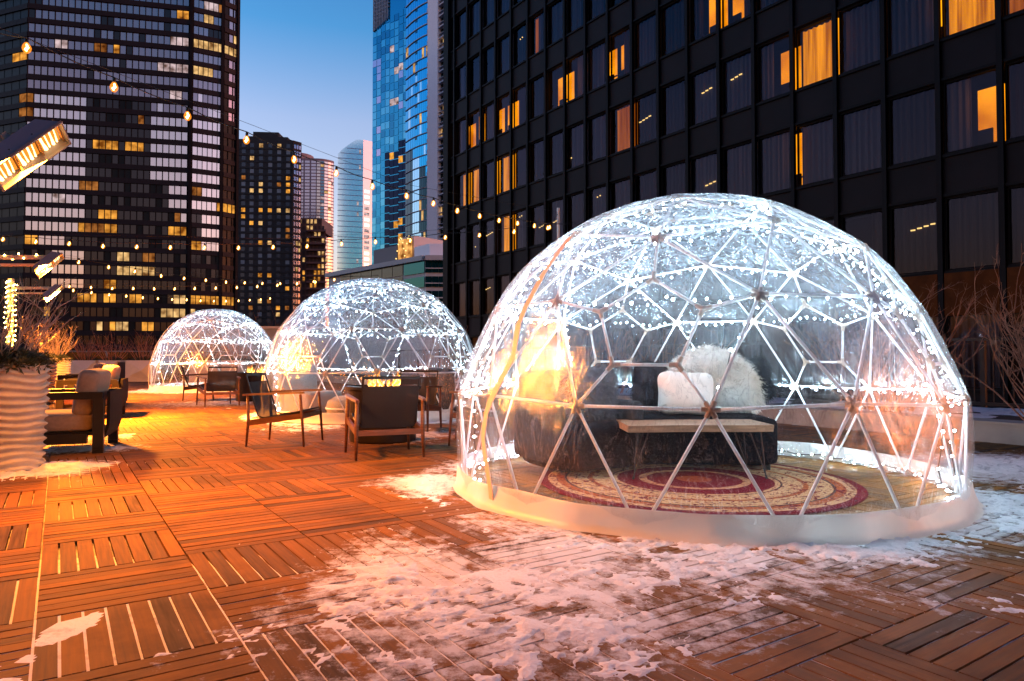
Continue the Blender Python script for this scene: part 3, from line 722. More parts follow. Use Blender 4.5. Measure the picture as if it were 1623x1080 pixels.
# ------------------------------------------------------------------ city towers
Z3 = Vector((0,0,1)); GROUND = -14.0
def xy(px, Z): return Vector(((px-811.5)/F*Z, Z, 0))
def hit(px, p0, ang):                          # from p0 along ground heading ang (0 = to the right, + = away) to the sight line of column px
    d = Vector((math.cos(ang), math.sin(ang), 0)); k = (px-811.5)/F
    t = (k*p0.y-p0.x)/(d.x-k*d.y); return p0 + d*t
def hz(py, Z): return 1+(567-py)/F*Z
class Tower:
    def __init__(s, name, loc, label, group=None):
        s.root = empty(name, (loc.x, loc.y, GROUND), 0, label, 'building', group); s.parts = {}; s.win = []
    def mb(s, nm, mat):
        if nm not in s.parts: s.parts[nm] = (MB(), mat)
        return s.parts[nm][0]
    def face(s, A, B, z0, z1, part, mat, depth=.0):
        s.mb(part, mat).quad(A+Z3*z0, B+Z3*z0, B+Z3*z1, A+Z3*z1)
    def window(s, A, B, z0, z1, mi, pr): s.win.append((pr, A, B, z0, z1, mi))
    def bandbox(s, A, B, z, h, proud, part, mat):
        d = (B-A); L = d.length; d.normalize(); n = Vector((d.y, -d.x, 0))
        s.mb(part, mat).box((A+B)/2+Z3*z+n*(proud/2), (L, proud, h), Matrix((d, Vector((-d.y, d.x, 0)), Z3)).transposed())
    def post(s, A, dirv, z0, z1, w, proud, part, mat):
        n = Vector((dirv.y, -dirv.x, 0)); s.mb(part, mat).box(A+Z3*((z0+z1)/2)+n*(proud/2), (w, proud, z1-z0), Matrix((dirv, Vector((-dirv.y, dirv.x, 0)), Z3)).transposed())
    def done(s, mats, cap=100):
        for nm, (mb, mat) in s.parts.items(): mb.build(nm.split('#')[0], mat, s.root, world=True)
        s.win.sort(key=lambda w: w[0]); rest = MB()
        for k, (pr, A, B, z0, z1, mi) in enumerate(s.win):
            if k < cap:
                w = MB(); w.quad(A+Z3*z0, B+Z3*z0, B+Z3*z1, A+Z3*z1); w.build('window', mats[mi], s.root, world=True)
            else: rest.quad(A+Z3*z0, B+Z3*z0, B+Z3*z1, A+Z3*z1, mi)
        if rest.f: tag(rest.build('window', mats, s.root, world=True), kind='stuff')
def box_body(T, pts, z0, z1, part, mat):       # prism over a ground outline
    n = len(pts); mb = T.mb(part, mat)
    mb.add([p+Z3*z0 for p in pts]+[p+Z3*z1 for p in pts], [(i, (i+1)%n, (i+1)%n+n, i+n) for i in range(n)]+[tuple(range(n, 2*n))])
gl = lambda nm, c, r=.12, mt=.9: pm(nm, c, r, mt, bump=.05, bscale=.12)
def em_mix(nm, c, s): return em(nm, c, s)
def em_var(name, col, st, sc):
    m = bpy.data.materials.new(name); m.use_nodes = True; n = m.node_tree.nodes; l = m.node_tree.links; n.clear()
    o = n.new('ShaderNodeOutputMaterial'); e = n.new('ShaderNodeEmission'); tc = n.new('ShaderNodeTexCoord'); t = n.new('ShaderNodeTexNoise'); t.inputs['Scale'].default_value = sc; t.inputs['Detail'].default_value = 3
    r = n.new('ShaderNodeValToRGB'); q = r.color_ramp.elements; q[0].position = .33; q[0].color = (col[0]*.18, col[1]*.12, col[2]*.1, 1); q[1].position = .66; q[1].color = (col[0]*1.25, col[1]*1.3, col[2]*1.6, 1)
    l.new(tc.outputs['Object'], t.inputs['Vector']); l.new(t.outputs['Fac'], r.inputs[0]); l.new(r.outputs[0], e.inputs[0]); e.inputs[1].default_value = st; l.new(e.outputs[0], o.inputs[0]); return m
WIN_LIT = em_var('lit_window', (1., .40, .045), .11, .55); WIN_LIT2 = em_var('lit_window_pale', (1., .58, .18), .10, .6); WIN_DIM = em_var('lit_window_dim', (1., .34, .06), .045, .6); WIN_SOFT = em_var('lit_window_soft', (1., .72, .60), .07, .6)

def left_tower():
    C0 = xy(200, 140); a1 = math.radians(13); A = hit(36, C0, a1); B = hit(301, C0, a1); Cc = hit(350, B, math.radians(29)); D = hit(373, Cc, math.radians(52))
    L0 = hit(-70, A, math.radians(180-20))
    T = Tower('office_tower', C0, 'huge dark tower with ribbon windows filling the top corner above the heaters')
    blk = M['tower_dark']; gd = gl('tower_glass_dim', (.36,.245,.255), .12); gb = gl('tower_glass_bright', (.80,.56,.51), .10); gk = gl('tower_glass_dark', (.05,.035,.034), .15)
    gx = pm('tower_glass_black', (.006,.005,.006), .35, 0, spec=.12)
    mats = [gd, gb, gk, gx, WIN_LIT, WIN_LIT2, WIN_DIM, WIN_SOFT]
    ztop = 92; fl = 2.86
    back = [L0, A, B, Cc, D, D*1.2+Vector((-3,0,0)), L0+Vector((-4,40,0))]
    box_body(T, [p+Vector((0,.5,0)) for p in back], GROUND, ztop, 'wall', blk)
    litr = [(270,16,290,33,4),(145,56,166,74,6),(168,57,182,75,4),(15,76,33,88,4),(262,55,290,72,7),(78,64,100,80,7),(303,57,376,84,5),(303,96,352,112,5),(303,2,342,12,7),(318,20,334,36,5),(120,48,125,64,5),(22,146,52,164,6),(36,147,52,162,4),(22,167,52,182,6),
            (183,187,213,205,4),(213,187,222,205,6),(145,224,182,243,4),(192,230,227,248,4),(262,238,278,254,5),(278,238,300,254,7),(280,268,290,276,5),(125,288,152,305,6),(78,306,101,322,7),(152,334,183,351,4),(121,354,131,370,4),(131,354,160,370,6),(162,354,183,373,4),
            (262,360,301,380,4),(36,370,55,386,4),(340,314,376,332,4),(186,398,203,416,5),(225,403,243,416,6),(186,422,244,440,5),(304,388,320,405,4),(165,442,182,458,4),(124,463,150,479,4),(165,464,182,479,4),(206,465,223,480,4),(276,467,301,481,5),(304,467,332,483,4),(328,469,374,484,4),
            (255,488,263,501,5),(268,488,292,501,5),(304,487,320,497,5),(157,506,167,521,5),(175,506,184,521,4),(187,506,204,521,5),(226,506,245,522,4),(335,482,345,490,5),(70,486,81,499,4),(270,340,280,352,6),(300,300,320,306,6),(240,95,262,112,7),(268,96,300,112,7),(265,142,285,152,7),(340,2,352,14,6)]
    def reflection_state(px, py):  # reflected sky and dark building laid out as pane colours, besides lit windows
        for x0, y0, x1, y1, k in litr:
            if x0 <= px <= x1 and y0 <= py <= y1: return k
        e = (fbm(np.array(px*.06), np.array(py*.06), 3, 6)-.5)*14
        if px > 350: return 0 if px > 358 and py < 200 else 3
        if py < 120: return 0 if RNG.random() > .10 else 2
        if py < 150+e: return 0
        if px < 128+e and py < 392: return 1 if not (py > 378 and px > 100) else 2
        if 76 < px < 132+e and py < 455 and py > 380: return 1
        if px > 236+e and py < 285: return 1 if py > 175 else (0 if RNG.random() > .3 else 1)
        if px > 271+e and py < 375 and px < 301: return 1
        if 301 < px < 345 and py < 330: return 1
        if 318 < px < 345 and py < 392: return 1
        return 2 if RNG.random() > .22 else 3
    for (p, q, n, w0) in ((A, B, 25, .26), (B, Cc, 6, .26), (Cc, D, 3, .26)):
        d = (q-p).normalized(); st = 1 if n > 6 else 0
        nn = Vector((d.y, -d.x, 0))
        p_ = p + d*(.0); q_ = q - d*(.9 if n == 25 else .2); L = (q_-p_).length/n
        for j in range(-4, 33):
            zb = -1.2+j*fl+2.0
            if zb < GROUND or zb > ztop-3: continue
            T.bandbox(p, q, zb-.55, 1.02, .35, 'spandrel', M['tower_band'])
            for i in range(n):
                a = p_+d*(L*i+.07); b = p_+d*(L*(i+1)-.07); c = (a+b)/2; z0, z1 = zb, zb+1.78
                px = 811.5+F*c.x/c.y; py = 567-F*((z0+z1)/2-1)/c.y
                k = reflection_state(px, py); tl = RNG.uniform(-.035, .035)
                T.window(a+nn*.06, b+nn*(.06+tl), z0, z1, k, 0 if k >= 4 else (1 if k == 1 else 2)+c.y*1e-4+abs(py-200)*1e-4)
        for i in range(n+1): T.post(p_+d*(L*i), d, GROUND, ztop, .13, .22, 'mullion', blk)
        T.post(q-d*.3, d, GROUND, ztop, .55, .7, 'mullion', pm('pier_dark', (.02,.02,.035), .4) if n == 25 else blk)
    # dim side wall
    d = (A-L0).normalized(); nn = Vector((d.y, -d.x, 0))
    for j in range(0, 33):
        zb = -1.2+j*fl+2.0; T.bandbox(L0, A, zb-.55, 1.02, .3, 'spandrel', M['tower_band'])
        for i in range(9):
            a = L0+d*((A-L0).length/9*i+.1); b = L0+d*((A-L0).length/9*(i+1)-.1); c = (a+b)/2
            px = 811.5+F*c.x/c.y; py = 567-F*(zb+.9-1)/c.y; k = 3
            for x0, y0, x1, y1, kk in litr:
                if x0 <= px <= x1 and y0 <= py <= y1: k = kk
            T.window(a+nn*.06, b+nn*.06, zb, zb+1.78, k, 0 if k >= 4 else 5)
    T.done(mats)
M['tower_dark'] = pm('tower_dark', (.007,.005,.006), .7, .0, spec=.1, var=.3, scale=.3)
M['tower_band'] = pm('tower_band', (.010,.006,.008), .6, 0, spec=.15, var=.2, scale=.3)
left_tower()

def apartment_tower():
    C0 = xy(370, 290); ang = math.radians(5); A = C0; B = hit(462, A, ang); Cc = hit(475.5, B, math.radians(50))
    T = Tower('apartment_tower', C0, 'dark apartment tower with stepped roof and scattered yellow windows, right beside the huge dark tower')
    m = pm('brown_concrete', (.030,.020,.020), .8, var=.25, scale=.2); side = pm('pale_side', (.05,.045,.06), .7)
    z = lambda y: hz(y, 292)
    out = [A, B, Cc, Cc*1.08+Vector((-2,0,0)), A*1.08]
    box_body(T, out, GROUND, z(220), 'wall', m)
    P1, P2 = hit(386, A, ang), hit(452, A, ang); box_body(T, [P1+Z3*0+Vector((0,1,0)), P2+Vector((0,1,0)), P2+Vector((0,18,0)), P1+Vector((0,18,0))], z(221), z(214), 'roof', m)
    P1, P2 = hit(395, A, ang), hit(436, A, ang); box_body(T, [P1+Vector((0,2,0)), P2+Vector((0,2,0)), P2+Vector((0,16,0)), P1+Vector((0,16,0))], z(215), z(205.5), 'roof', m)
    wd = pm('dark_pane', (.05,.05,.07), .25, .4); wp = gl('pale_pane', (.75,.72,.85), .15)
    lit = {(2,0):5,(4,0):5,(1,2):5,(0,5):6,(1,6):7,(2,6):5,(0,7):7,(1,7):5,(2,7):5,(4,6):6,(5,5):4,(5,6):4,(5,7):4,(0,10):4,(0,11):4,(2,10):4,(3,10):4,(4,10):5,(5,10):5,(1,12):4,(2,12):5,(5,13):6,(5,14):6,(2,15):4,(3,15):5,(2,17):7,(3,17):7,(3,20):4,(2,20):4,(5,22):4,(4,25):4,(5,25):6,(4,26):5,(2,24):5,(3,24):6,(1,25):6,(1,4):7}
    mats = [wd, wp, wd, wd, WIN_LIT, WIN_LIT2, WIN_DIM, pm('blind_pane', (.25,.24,.26), .6)]
    dx = (B-A).normalized()
    for j in range(0, 32):
        y = 229.5+j*10.35
        T.bandbox(A, B, z(y+5.6), .5, .25, 'ledge', m)
        for i in range(6):
            px = 370+(48, 96, 148, 201, 252, 304)[i]/3.6
            a = hit(px-3.1, A, ang)+Vector((0,-.08,0)); b = hit(px+3.1, A, ang)+Vector((0,-.08,0)); k = lit.get((i, j), 0 if RNG.random() > .25 else 7)
            T.window(a, b, z(y+3.2), z(y-3.0), k, 0 if k else 1)
        for i in range(3):
            pxa = 463.6+i*4.0; a = hit(pxa, B, math.radians(50))+Vector((.06,-.06,0)); b = hit(pxa+2.7, B, math.radians(50))+Vector((.06,-.06,0))
            T.window(a, b, z(y+3), z(y-3.4), 1 if RNG.random() > .12 else 5, .5)
    T.done(mats)
apartment_tower()

def round_tower():
    C0 = xy(470, 380); T = Tower('banded_tower', C0, 'slim pinkish tower with rounded corners and thin horizontal bands, behind the dark apartment tower')
    A = C0; B = hit(500, A, math.radians(4)); z = lambda y: hz(y, 383)
    out = [A, B]; p = B
    for k, px in enumerate((506, 512, 518, 523, 526, 527.5)): p = hit(px, p, math.radians(12+k*12)); out.append(p)
    back = [out[-1]*1.06+Vector((-2,0,0)), A*1.06]
    wl = pm('mauve_wall', (.16,.13,.17), .6); g1 = gl('mauve_glass', (.50,.38,.42), .2); g2 = gl('rose_glass', (.60,.45,.40), .15)
    box_body(T, out+back, GROUND, z(251), 'wall', wl)
    c = hit(487, A, math.radians(4)); box_body(T, [c+Vector((-7+7*math.cos(t), 9+8*math.sin(t), 0)) for t in np.linspace(0, 2*PI, 17)[:-1]], z(252), z(241), 'roof', wl)
    for j in range(0, 52):
        y = 255+j*5.2
        for k in range(len(out)-1):
            a, b = out[k], out[k+1]; d = (b-a).normalized(); n = Vector((d.y, -d.x, 0))*.12; m = max(1, int((b-a).length/2.6)); 
            for q in range(m):
                s0, s1 = a.lerp(b, q/m+.04), a.lerp(b, (q+1)/m-.04); r = RNG.random()
                kk = (1 if k > 0 else 0) if r > .06 else (4 if r > .03 else 7)
                T.window(s0+n, s1+n, z(y+3.6), z(y), kk, 0 if kk >= 4 else 1)
    T.done([g1, g2, g1, g1, WIN_LIT2, WIN_LIT, WIN_DIM, WIN_SOFT])
    C1 = xy(470, 330); T = Tower('balcony_block', C1, 'shorter brown block with stacked balconies in front of the slim pinkish tower')
    z = lambda y: hz(y, 331); A = C1; B = hit(515, A, math.radians(3)); wl = pm('taupe_wall', (.10,.075,.08), .8, var=.2, scale=.2)
    box_body(T, [A, B, B*1.07+Vector((-1,0,0)), A*1.07], GROUND, z(363), 'wall', wl)
    B2 = hit(507, A, math.radians(3)); box_body(T, [A+Vector((0,2,0)), B2+Vector((0,2,0)), B2+Vector((0,22,0)), A+Vector((0,22,0))], z(364), z(344), 'roof', wl)
    wd = pm('taupe_pane', (.05,.05,.06), .3, .3)
    for j in range(16):
        y = 350+j*10.2
        if j > 0:
            a, b = hit(486, A, math.radians(3)), hit(516.5, A, math.radians(3)); T.bandbox(a, b, z(y+6), .9, 2.0, 'balcony', pm('balcony_slab', (.13,.10,.11), .8))
        for i in range(7):
            px = 472.5+i*6.1
            if j == 0 and px > 505: continue
            a, b = hit(px, A, math.radians(3)), hit(px+3.6, A, math.radians(3)); r = RNG.random(); k = 4 if (r < .22 and j < 8) or (i == 6 and r < .5) else (5 if r < .3 else 0)
            T.window(a+Vector((0,-.1,0)), b+Vector((0,-.1,0)), z(y+4), z(y-2.5), k, 0 if k else 1)
    T.done([wd, wd, wd, wd, WIN_LIT2, WIN_LIT])
round_tower()

def pale_tower():
    C0 = xy(533.5, 430); T = Tower('pale_glass_tower', C0, 'pale blue glass tower with a bright white edge, standing alone against the sky')
    A = C0; B = hit(574, A, math.radians(16)); Cc = hit(590, B, math.radians(40)); z = lambda y: hz(y, 436)
    g = gl('pale_blue_glass', (.9,.92,.85), .12); g2 = gl('pale_blue_glass_light', (1.,1.,.95), .12); wh = pm('white_edge', (.85,.85,.92), .35, .3)
    mb = T.mb('wall', g); n = 8; top = []
    for k in range(n+1):
        t = k/n; top.append((A.lerp(B, t), 247-26*min(1, t*1.35)**.8))
    bk = Vector((5, 26, 0))
    for k in range(n):
        (p, y0), (q, y1) = top[k], top[k+1]; mb.add([p+Z3*GROUND, q+Z3*GROUND, q+Z3*z(y1), p+Z3*z(y0), p+bk+Z3*z(y0), q+bk+Z3*z(y1)], [(0,1,2,3), (3,2,5,4)])
    mb.add([A+Z3*GROUND, A+Z3*z(247), A+bk+Z3*z(247), A+bk+Z3*GROUND], [(0,1,2,3)])
    box_body(T, [B, Cc, Cc*1.07+Vector((-1,0,0)), B+bk], GROUND, z(220.5), 'side_wall', wh)
    d = (B-A).normalized(); nn = Vector((d.y, -d.x, 0))*.1
    lin = pm('joint_line', (.10,.20,.42), .5)
    for j in range(0, 34):
        y = 236+j*8.3; s = max(0, .75*(1-(y-222)/26)) if y < 247 else 0
        a = A.lerp(B, s); T.bandbox(a, B, z(y), .35, .15, 'band', lin)
        for i in range(12):
            if i/12 < s+.02: continue
            r = RNG.random()
            if r < .17: T.window(A.lerp(B, (i+.08)/12)+nn, A.lerp(B, (i+.92)/12)+nn, z(y+7.2), z(y+1.2), 0 if r < .13 else 1, 0 if r >= .13 else 1)
    for j in range(18):
        y = 300+j*9; a, b = hit(576, B, math.radians(40)), hit(584, B, math.radians(40)); k = int(RNG.random() < .3)
        T.window(a+Vector((.1,-.1,0)), b+Vector((.1,-.1,0)), z(y+5), z(y), 1 if k else 0, .5)
    T.done([g2, WIN_SOFT])
pale_tower()

def blue_tower():
    C0 = xy(645, 250); T = Tower('blue_glass_tower', C0, 'tall deep blue glass tower with a grey louvred top')
    ang = math.radians(-35); A = C0; B = hit(588.5, A, ang+PI); B, A = B, A      # B is the left end, farther away
    d = (A-B).normalized(); nn = Vector((d.y, -d.x, 0)); zA = lambda y, p: hz(y, p.y)
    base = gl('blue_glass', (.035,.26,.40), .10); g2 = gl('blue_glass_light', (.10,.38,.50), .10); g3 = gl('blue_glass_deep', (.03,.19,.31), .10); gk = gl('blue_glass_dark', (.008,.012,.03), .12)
    ztop = 190; bk = Vector((18, 30, 0)); box_body(T, [B, A, A+bk, B+bk], GROUND, ztop, 'wall', base)
    L = (A-B).length; fl = 2.9; nc = 8
    lin = pm('floor_joint', (.015,.06,.18), .5)
    litp = [(598,115,5),(601,110,7),(600,122,7),(620,72,5),(634,100,5),(628,108,5),(634,113,7),(601,150,5),(600,155,7),(620,160,5),(627,157,5),(635,165,7),(600,185,7),(599,205,7),(620,247,4),(636,250,4),(634,345,4),(629,358,4),(600,240,7),(603,320,7),(621,10,7),(595,92,7),(635,372,4)]
    for j in range(0, 68):
        z0 = GROUND+2+j*fl
        for i in range(nc):
            st = (i//2 % 2)*.9 + (i//4)*.4; a = B+d*(L*i/nc+.1)+nn*.12; b = B+d*(L*(i+1)/nc-.1)+nn*.12; c = (a+b)/2
            px = 811.5+F*c.x/c.y; py = 567-F*(z0+st+1.3-1)/c.y
            if py < 44 - (px-590)*.9: continue
            k = 0; r = RNG.random()
            if r < .35: k = 1
            elif r < .55: k = 2
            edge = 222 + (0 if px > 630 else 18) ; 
            if px > 611+(py-222)*-.02 and py > edge: k = 3  # dark reflection on the lower panes, put in as pane colour
            for x, y, kk in litp:
                if abs(px-x) < 4.2 and abs(py-y) < 5.2: k = kk
            if px < 606 and 270 < py < 360 and r > .8: k = 1
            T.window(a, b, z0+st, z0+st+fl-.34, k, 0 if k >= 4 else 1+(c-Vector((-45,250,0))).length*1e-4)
    # grey louvred crown at the left shoulder
    lv = MB(); lm = pm('grey_louvre', (.30,.30,.36), .6)
    for i in range(10):
        px = 591+i*2.5; p = hit(px, A, ang)+nn*.3; y = 46-(px-590)*.95; T.post(p, d, zA(y, p), ztop, .32, .4, 'louvre', lm)
    for y in range(-40, 46, 6):
        p, q = hit(590, A, ang), hit(615-(y > 15)*min(22, (y-15)*.9), A, ang); T.bandbox(p, q, zA(y, p), .4, .5, 'louvre', lm)
    T.done([base, g2, g3, gk, WIN_LIT, WIN_SOFT, WIN_DIM, gl('violet_pane', (.45,.38,.55), .2)])
blue_tower()

def cyan_tower():
    C0 = xy(682, 190); T = Tower('balcony_tower', C0, 'curved turquoise glass tower with a pale concrete pier, beside the dark hotel')
    cg = gl('cyan_glass', (.02,.36,.62), .08); cl = gl('cyan_glass_light', (.40,.66,.80), .1); ck = gl('teal_dark_glass', (.02,.05,.065), .12); slab = pm('balcony_slab_grey', (.42,.38,.44), .7); pier = pm('pale_pier', (.88,.80,.86), .8, var=.06)
    # curve from the pier leftwards (going away), then the flat right-hand part coming nearer
    pts = [C0]; p = C0; a = math.radians(-36)
    for px in (677, 671, 664, 657, 650, 642):
        p = hit(px, p, PI+a); pts.append(p); a -= math.radians(4.2)
    rp = [C0, hit(698, C0, math.radians(-40))]; q = hit(724, rp[1], math.radians(-52)); ztop = 150
    body = pts[::-1]+[rp[1], q]; bk = Vector((14, 12, 0))
    box_body(T, body+[q+bk, pts[-1]+bk+Vector((6,16,0))], GROUND, ztop, 'wall', ck)
    fl = 3.1
    pd = (rp[1]-C0).normalized(); pn = Vector((pd.y, -pd.x, 0))
    T.mb('pier', pier).box((C0+rp[1])/2+pn*.7+Z3*((ztop+GROUND)/2), ((rp[1]-C0).length, 1.4, ztop-GROUND), Matrix((pd, Vector((-pd.y, pd.x, 0)), Z3)).transposed())
    for j in range(0, 52):
        z0 = GROUND+1+j*fl
        for k in range(len(pts)-1):
            b, a_ = pts[k], pts[k+1]; d = (b-a_).normalized(); nn = Vector((d.y, -d.x, 0))
            T.bandbox(a_, b, z0-.16, .22, .35, 'floor_slab#%d' % j, slab)
            for m in range(2):
                u, v = a_.lerp(b, m/2+.02), a_.lerp(b, (m+1)/2-.02); c = (u+v)/2; px = 811.5+F*c.x/c.y; py = 567-F*(z0+.4)/c.y; r = RNG.random()
                kk = 0
                if py > 235 + (px-645)*1.2: kk = 2 if not 654 < px < 664 else 1
                if r < .04: kk = 4
                elif r < .10 and py > 110: kk = 1
                if k == 0: kk = 2
                if k == 3 and m == 0 and py < 230: T.window(u+nn*.14, v+nn*.14, z0+2.0, z0+2.7, 2, 2)
                T.window(u+nn*.1, v+nn*.1, z0+.05, z0+fl-.3, kk, 0 if kk == 4 else 1)
            if k == 0: T.bandbox(a_, b, z0+.5, .9, .5, 'balcony', slab)
        d = (q-rp[1]).normalized(); nn = Vector((d.y, -d.x, 0)); T.bandbox(rp[1], q, z0-.2, .42, 1.1, 'balcony', slab)
        T.bandbox(rp[1], q, z0+.95, .12, 1.0, 'balcony', slab)
        for m in range(8):
            u, v = rp[1].lerp(q, m/8+.015), rp[1].lerp(q, (m+1)/8-.015); c = (u+v)/2; py = 567-F*(z0+.4)/c.y; r = RNG.random(); kk = 0 if m in (3, 4) and py < 190 else 2
            if r < .05: kk = 4
            T.window(u+nn*.1, v+nn*.1, z0+.05, z0+fl-.5, kk, 0 if kk == 4 else 1.2)
    T.done([cg, cl, ck, ck, WIN_LIT2])
cyan_tower()

def low_block():
    Zc = 70; Cc = xy(674, Zc); A = hit(520, Cc, PI-math.radians(47)); B = hit(726, Cc, math.radians(3))
    T = Tower('low_office_block', Cc, 'low block with teal window bands and a lit glass room on its roof')
    z = lambda y: hz(y, Zc); st = pm('pale_stone', (.46,.42,.40), .7, var=.08, scale=.3); teal = gl('teal_glass', (.008,.10,.115), .12, .8); grey = pm('grey_glass', (.045,.06,.055), .2, .5, var=.3, scale=.2)
    bk = Vector((10, 14, 0)); box_body(T, [A, Cc, B, B+bk, A+bk], GROUND, z(405), 'wall', st)
    d = (A-Cc).normalized()
    pA = lambda px: hit(px, Cc, PI-math.radians(47))
    # white penthouse
    a = pA(640)+Vector((1.0,.6,0)); c = Cc+Vector((.3,1.0,0)); b = B+Vector((0,1,0)); box_body(T, [a, c, b, b+Vector((0,8,0)), a+Vector((6,8,0))], z(405.2), z(383), 'penthouse', pm('white_render', (.90,.84,.86), .7))
    T.bandbox(Cc, B, z(409), .5, .5, 'cornice', st); T.bandbox(A, Cc, z(409), .5, .5, 'cornice', st)
    # lit roof room and grey shed
    a, c = pA(617)+Vector((.8,.8,0)), pA(641)+Vector((.8,.8,0)); box_body(T, [a+Vector((0,.3,0)), c+Vector((0,.3,0)), c+Vector((4,5,0)), a+Vector((4,5,0))], z(405.3), z(385)+1.5, 'roof_room', st)
    nn = Vector((-d.y, d.x, 0)); nn = nn if nn.y < 0 else -nn
    T.window(a+(c-a)*.04+nn*.1, c-(c-a)*.04+nn*.1, z(405)+.35, z(385)+1.2, 1, 0)
    a, c = pA(578)+Vector((.8,.8,0)), pA(615)+Vector((.8,.8,0)); box_body(T, [a, c, c+Vector((4,5,0)), a+Vector((4,5,0))], z(405.4), z(389)+1.0, 'shed', pm('shed_grey', (.20,.18,.18), .7))
    for (y0, y1) in ((413, 432), (438, 455), (461, 478), (484, 500), (506, 522)):
        for i in range(5):
            p, q = Cc.lerp(B, i/5+.004), Cc.lerp(B, (i+1)/5-.004); T.window(p+Vector((0,-.12,0)), q+Vector((0,-.12,0)), z(y1), z(y0), 0, 1)
        T.bandbox(Cc, B, z((y0*.35+y1*.65)), .10, .22, 'trim', st)
        p, q = pA(641), pA(673.5); T.window(p+nn*.12, q+nn*.12, z(y1), z(y0), 0, 1)
        for i in range(6): p, q = pA(540+i*16.6), pA(540+(i+1)*16.6-.8); T.window(p+nn*.1, q+nn*.1, z(y1)+.05, z(y0)+.3, 2, 2)
    lights = MB()
    for k in range(14):
        t = k/13; a_ = pA(618+t*22)+nn*.35+Vector((.8,.8,0)); lights.ball(a_+Z3*(z(404)+.4+2.2*abs(math.sin(t*5))), .09, 0, 0)
    lights.build('lamp_string', M['lamp_warm'], T.root, world=True)
    T.done([teal, em_var('roof_room_glow', (1., .46, .10), .13, 1.2), grey])
low_block()

# ------------------------------------------------------------------ lounge chairs
M['sling'] = pm('sling_mesh', (.03,.027,.027), .8, bump=.3, bscale=400)
def see_through(name, col, a):
    m, n, l, b = nodes(name); b.inputs['Base Color'].default_value = (*col,1); b.inputs['Roughness'].default_value = .8
    t = n.new('ShaderNodeBsdfTransparent'); mx = n.new('ShaderNodeMixShader'); mx.inputs[0].default_value = a
    l.new(t.outputs[0], mx.inputs[1]); l.new(b.outputs[0], mx.inputs[2]); l.new(mx.outputs[0], n['Material Output'].inputs[0]); return m
M['mesh_cloth'] = see_through('mesh_cloth', (.018,.016,.017), .93)
def make_chair():                                # faces +y, origin on the floor under its middle
    r = empty('lounge_chair')
    W2 = .325
    for sx in (-1, 1):
        f = MB(); f.tube([(sx*(W2+.012),.40,0), (sx*(W2+.004),.37,.34), (sx*W2,.345,.585)], [.013,.021,.018], 8); f.build('leg', M['wood'], r, smooth=True)
        b = MB(); b.tube([(sx*(W2+.01),-.36,0), (sx*(W2+.004),-.335,.30), (sx*W2,-.35,.575)], [.013,.021,.017], 8); b.build('leg', M['wood'], r, smooth=True)
        a = MB()
        pts = [(sx*(W2+.005), -.41, .575), (sx*(W2+.012), -.30, .582), (sx*(W2+.015), -.05, .592), (sx*(W2+.012), .22, .600), (sx*(W2+.004), .395, .604)]
        ws = [.040,.052,.058,.056,.046]; vs = []
        for (x, y, z), w in zip(pts, ws):
            vs += [(x-w/2,y,z-.009), (x+w/2,y,z-.009), (x+w/2*.8,y,z+.013), (x-w/2*.8,y,z+.013)]
        fs = [(4*i+k, 4*i+(k+1)%4, 4*i+4+(k+1)%4, 4*i+4+k) for i in range(4) for k in range(4)]+[(0,3,2,1),(16,17,18,19)]
        a.add(vs, fs); a.build('armrest', M['wood'], r)
        s = MB(); s.bar((sx*W2,-.335,.265), (sx*W2,.365,.345), .026, .062); s.build('seat_rail', M['wood'], r)
    s = MB(); s.bar((-W2,-.335,.262), (W2,-.335,.262), .024, .055); s.build('seat_rail', M['wood'], r)
    s = MB(); s.bar((-W2,.36,.335), (W2,.36,.335), .024, .05); s.build('seat_rail', M['wood'], r)
    fr = MB()
    for sx in (-1, 1): fr.tube([(sx*.275,.37,.405), (sx*.275,.10,.345), (sx*.275,-.16,.318), (sx*.275,-.235,.345), (sx*.275,-.40,.80)], .011, 6)
    fr.bar((-.285,-.40,.80), (.285,-.40,.80), .022, .028); fr.bar((-.275,.365,.40), (.275,.365,.40), .02, .02)
    fr.build('sling_frame', M['black_metal'], r)
    st = MB(); N = 10; vs = []
    for k in range(N+1):
        t = k/N; y = .385-.60*t; z = .415-.10*t-.035*math.sin(PI*t)
        for x in (-.27, 0, .27): vs.append((x, y, z-.012*(x == 0)))
    st.add(vs, [(3*k+j, 3*k+j+1, 3*k+4+j, 3*k+3+j) for k in range(N) for j in (0, 1)]); st.build('seat', M['sling'], r, smooth=True)
    bk = MB(); vs = []
    for k in range(N+1):
        t = k/N*.84; y = -.215-.185*t-.02*math.sin(PI*t); z = .30+.50*t
        for x in (-.27, 0, .27): vs.append((x, y-.012*(x == 0), z))
    bk.add(vs, [(3*k+j, 3*k+j+1, 3*k+4+j, 3*k+3+j) for k in range(N) for j in (0, 1)]); bk.build('backrest', M['mesh_cloth'], r, smooth=True)
    return r
ch = make_chair()
for _c in ch.children:
    for _v in _c.data.vertices: _v.co.y *= .86
first = [True]
def place_chair(x, y, face, label):              # face = heading the sitter looks at, degrees from +y towards +x
    c = ch if first[0] else copy_tree(ch); first[0] = False
    c.location = (x, y, .002); c.rotation_euler = (0,0,-math.radians(face)); tag(c, label, 'chair', 'lounge chairs around the fire pits')
place_chair(-2.655, 7.99, 92, 'teak lounge chair seen from the side, facing the nearer fire pit')
place_chair(-1.31, 7.02, -22, 'teak lounge chair seen from behind, its dark backrest covering the nearer fire pit')
place_chair(-1.40, 9.55, 190, 'teak lounge chair across the flames, facing the viewer behind the nearer fire pit')
place_chair(-.36, 8.1, -88, 'teak lounge chair half hidden by the largest dome, its leg beside the nearer fire pit')
place_chair(-6.12, 14.25, -38, 'teak lounge chair of the farther fire pit with orange light through its mesh back')
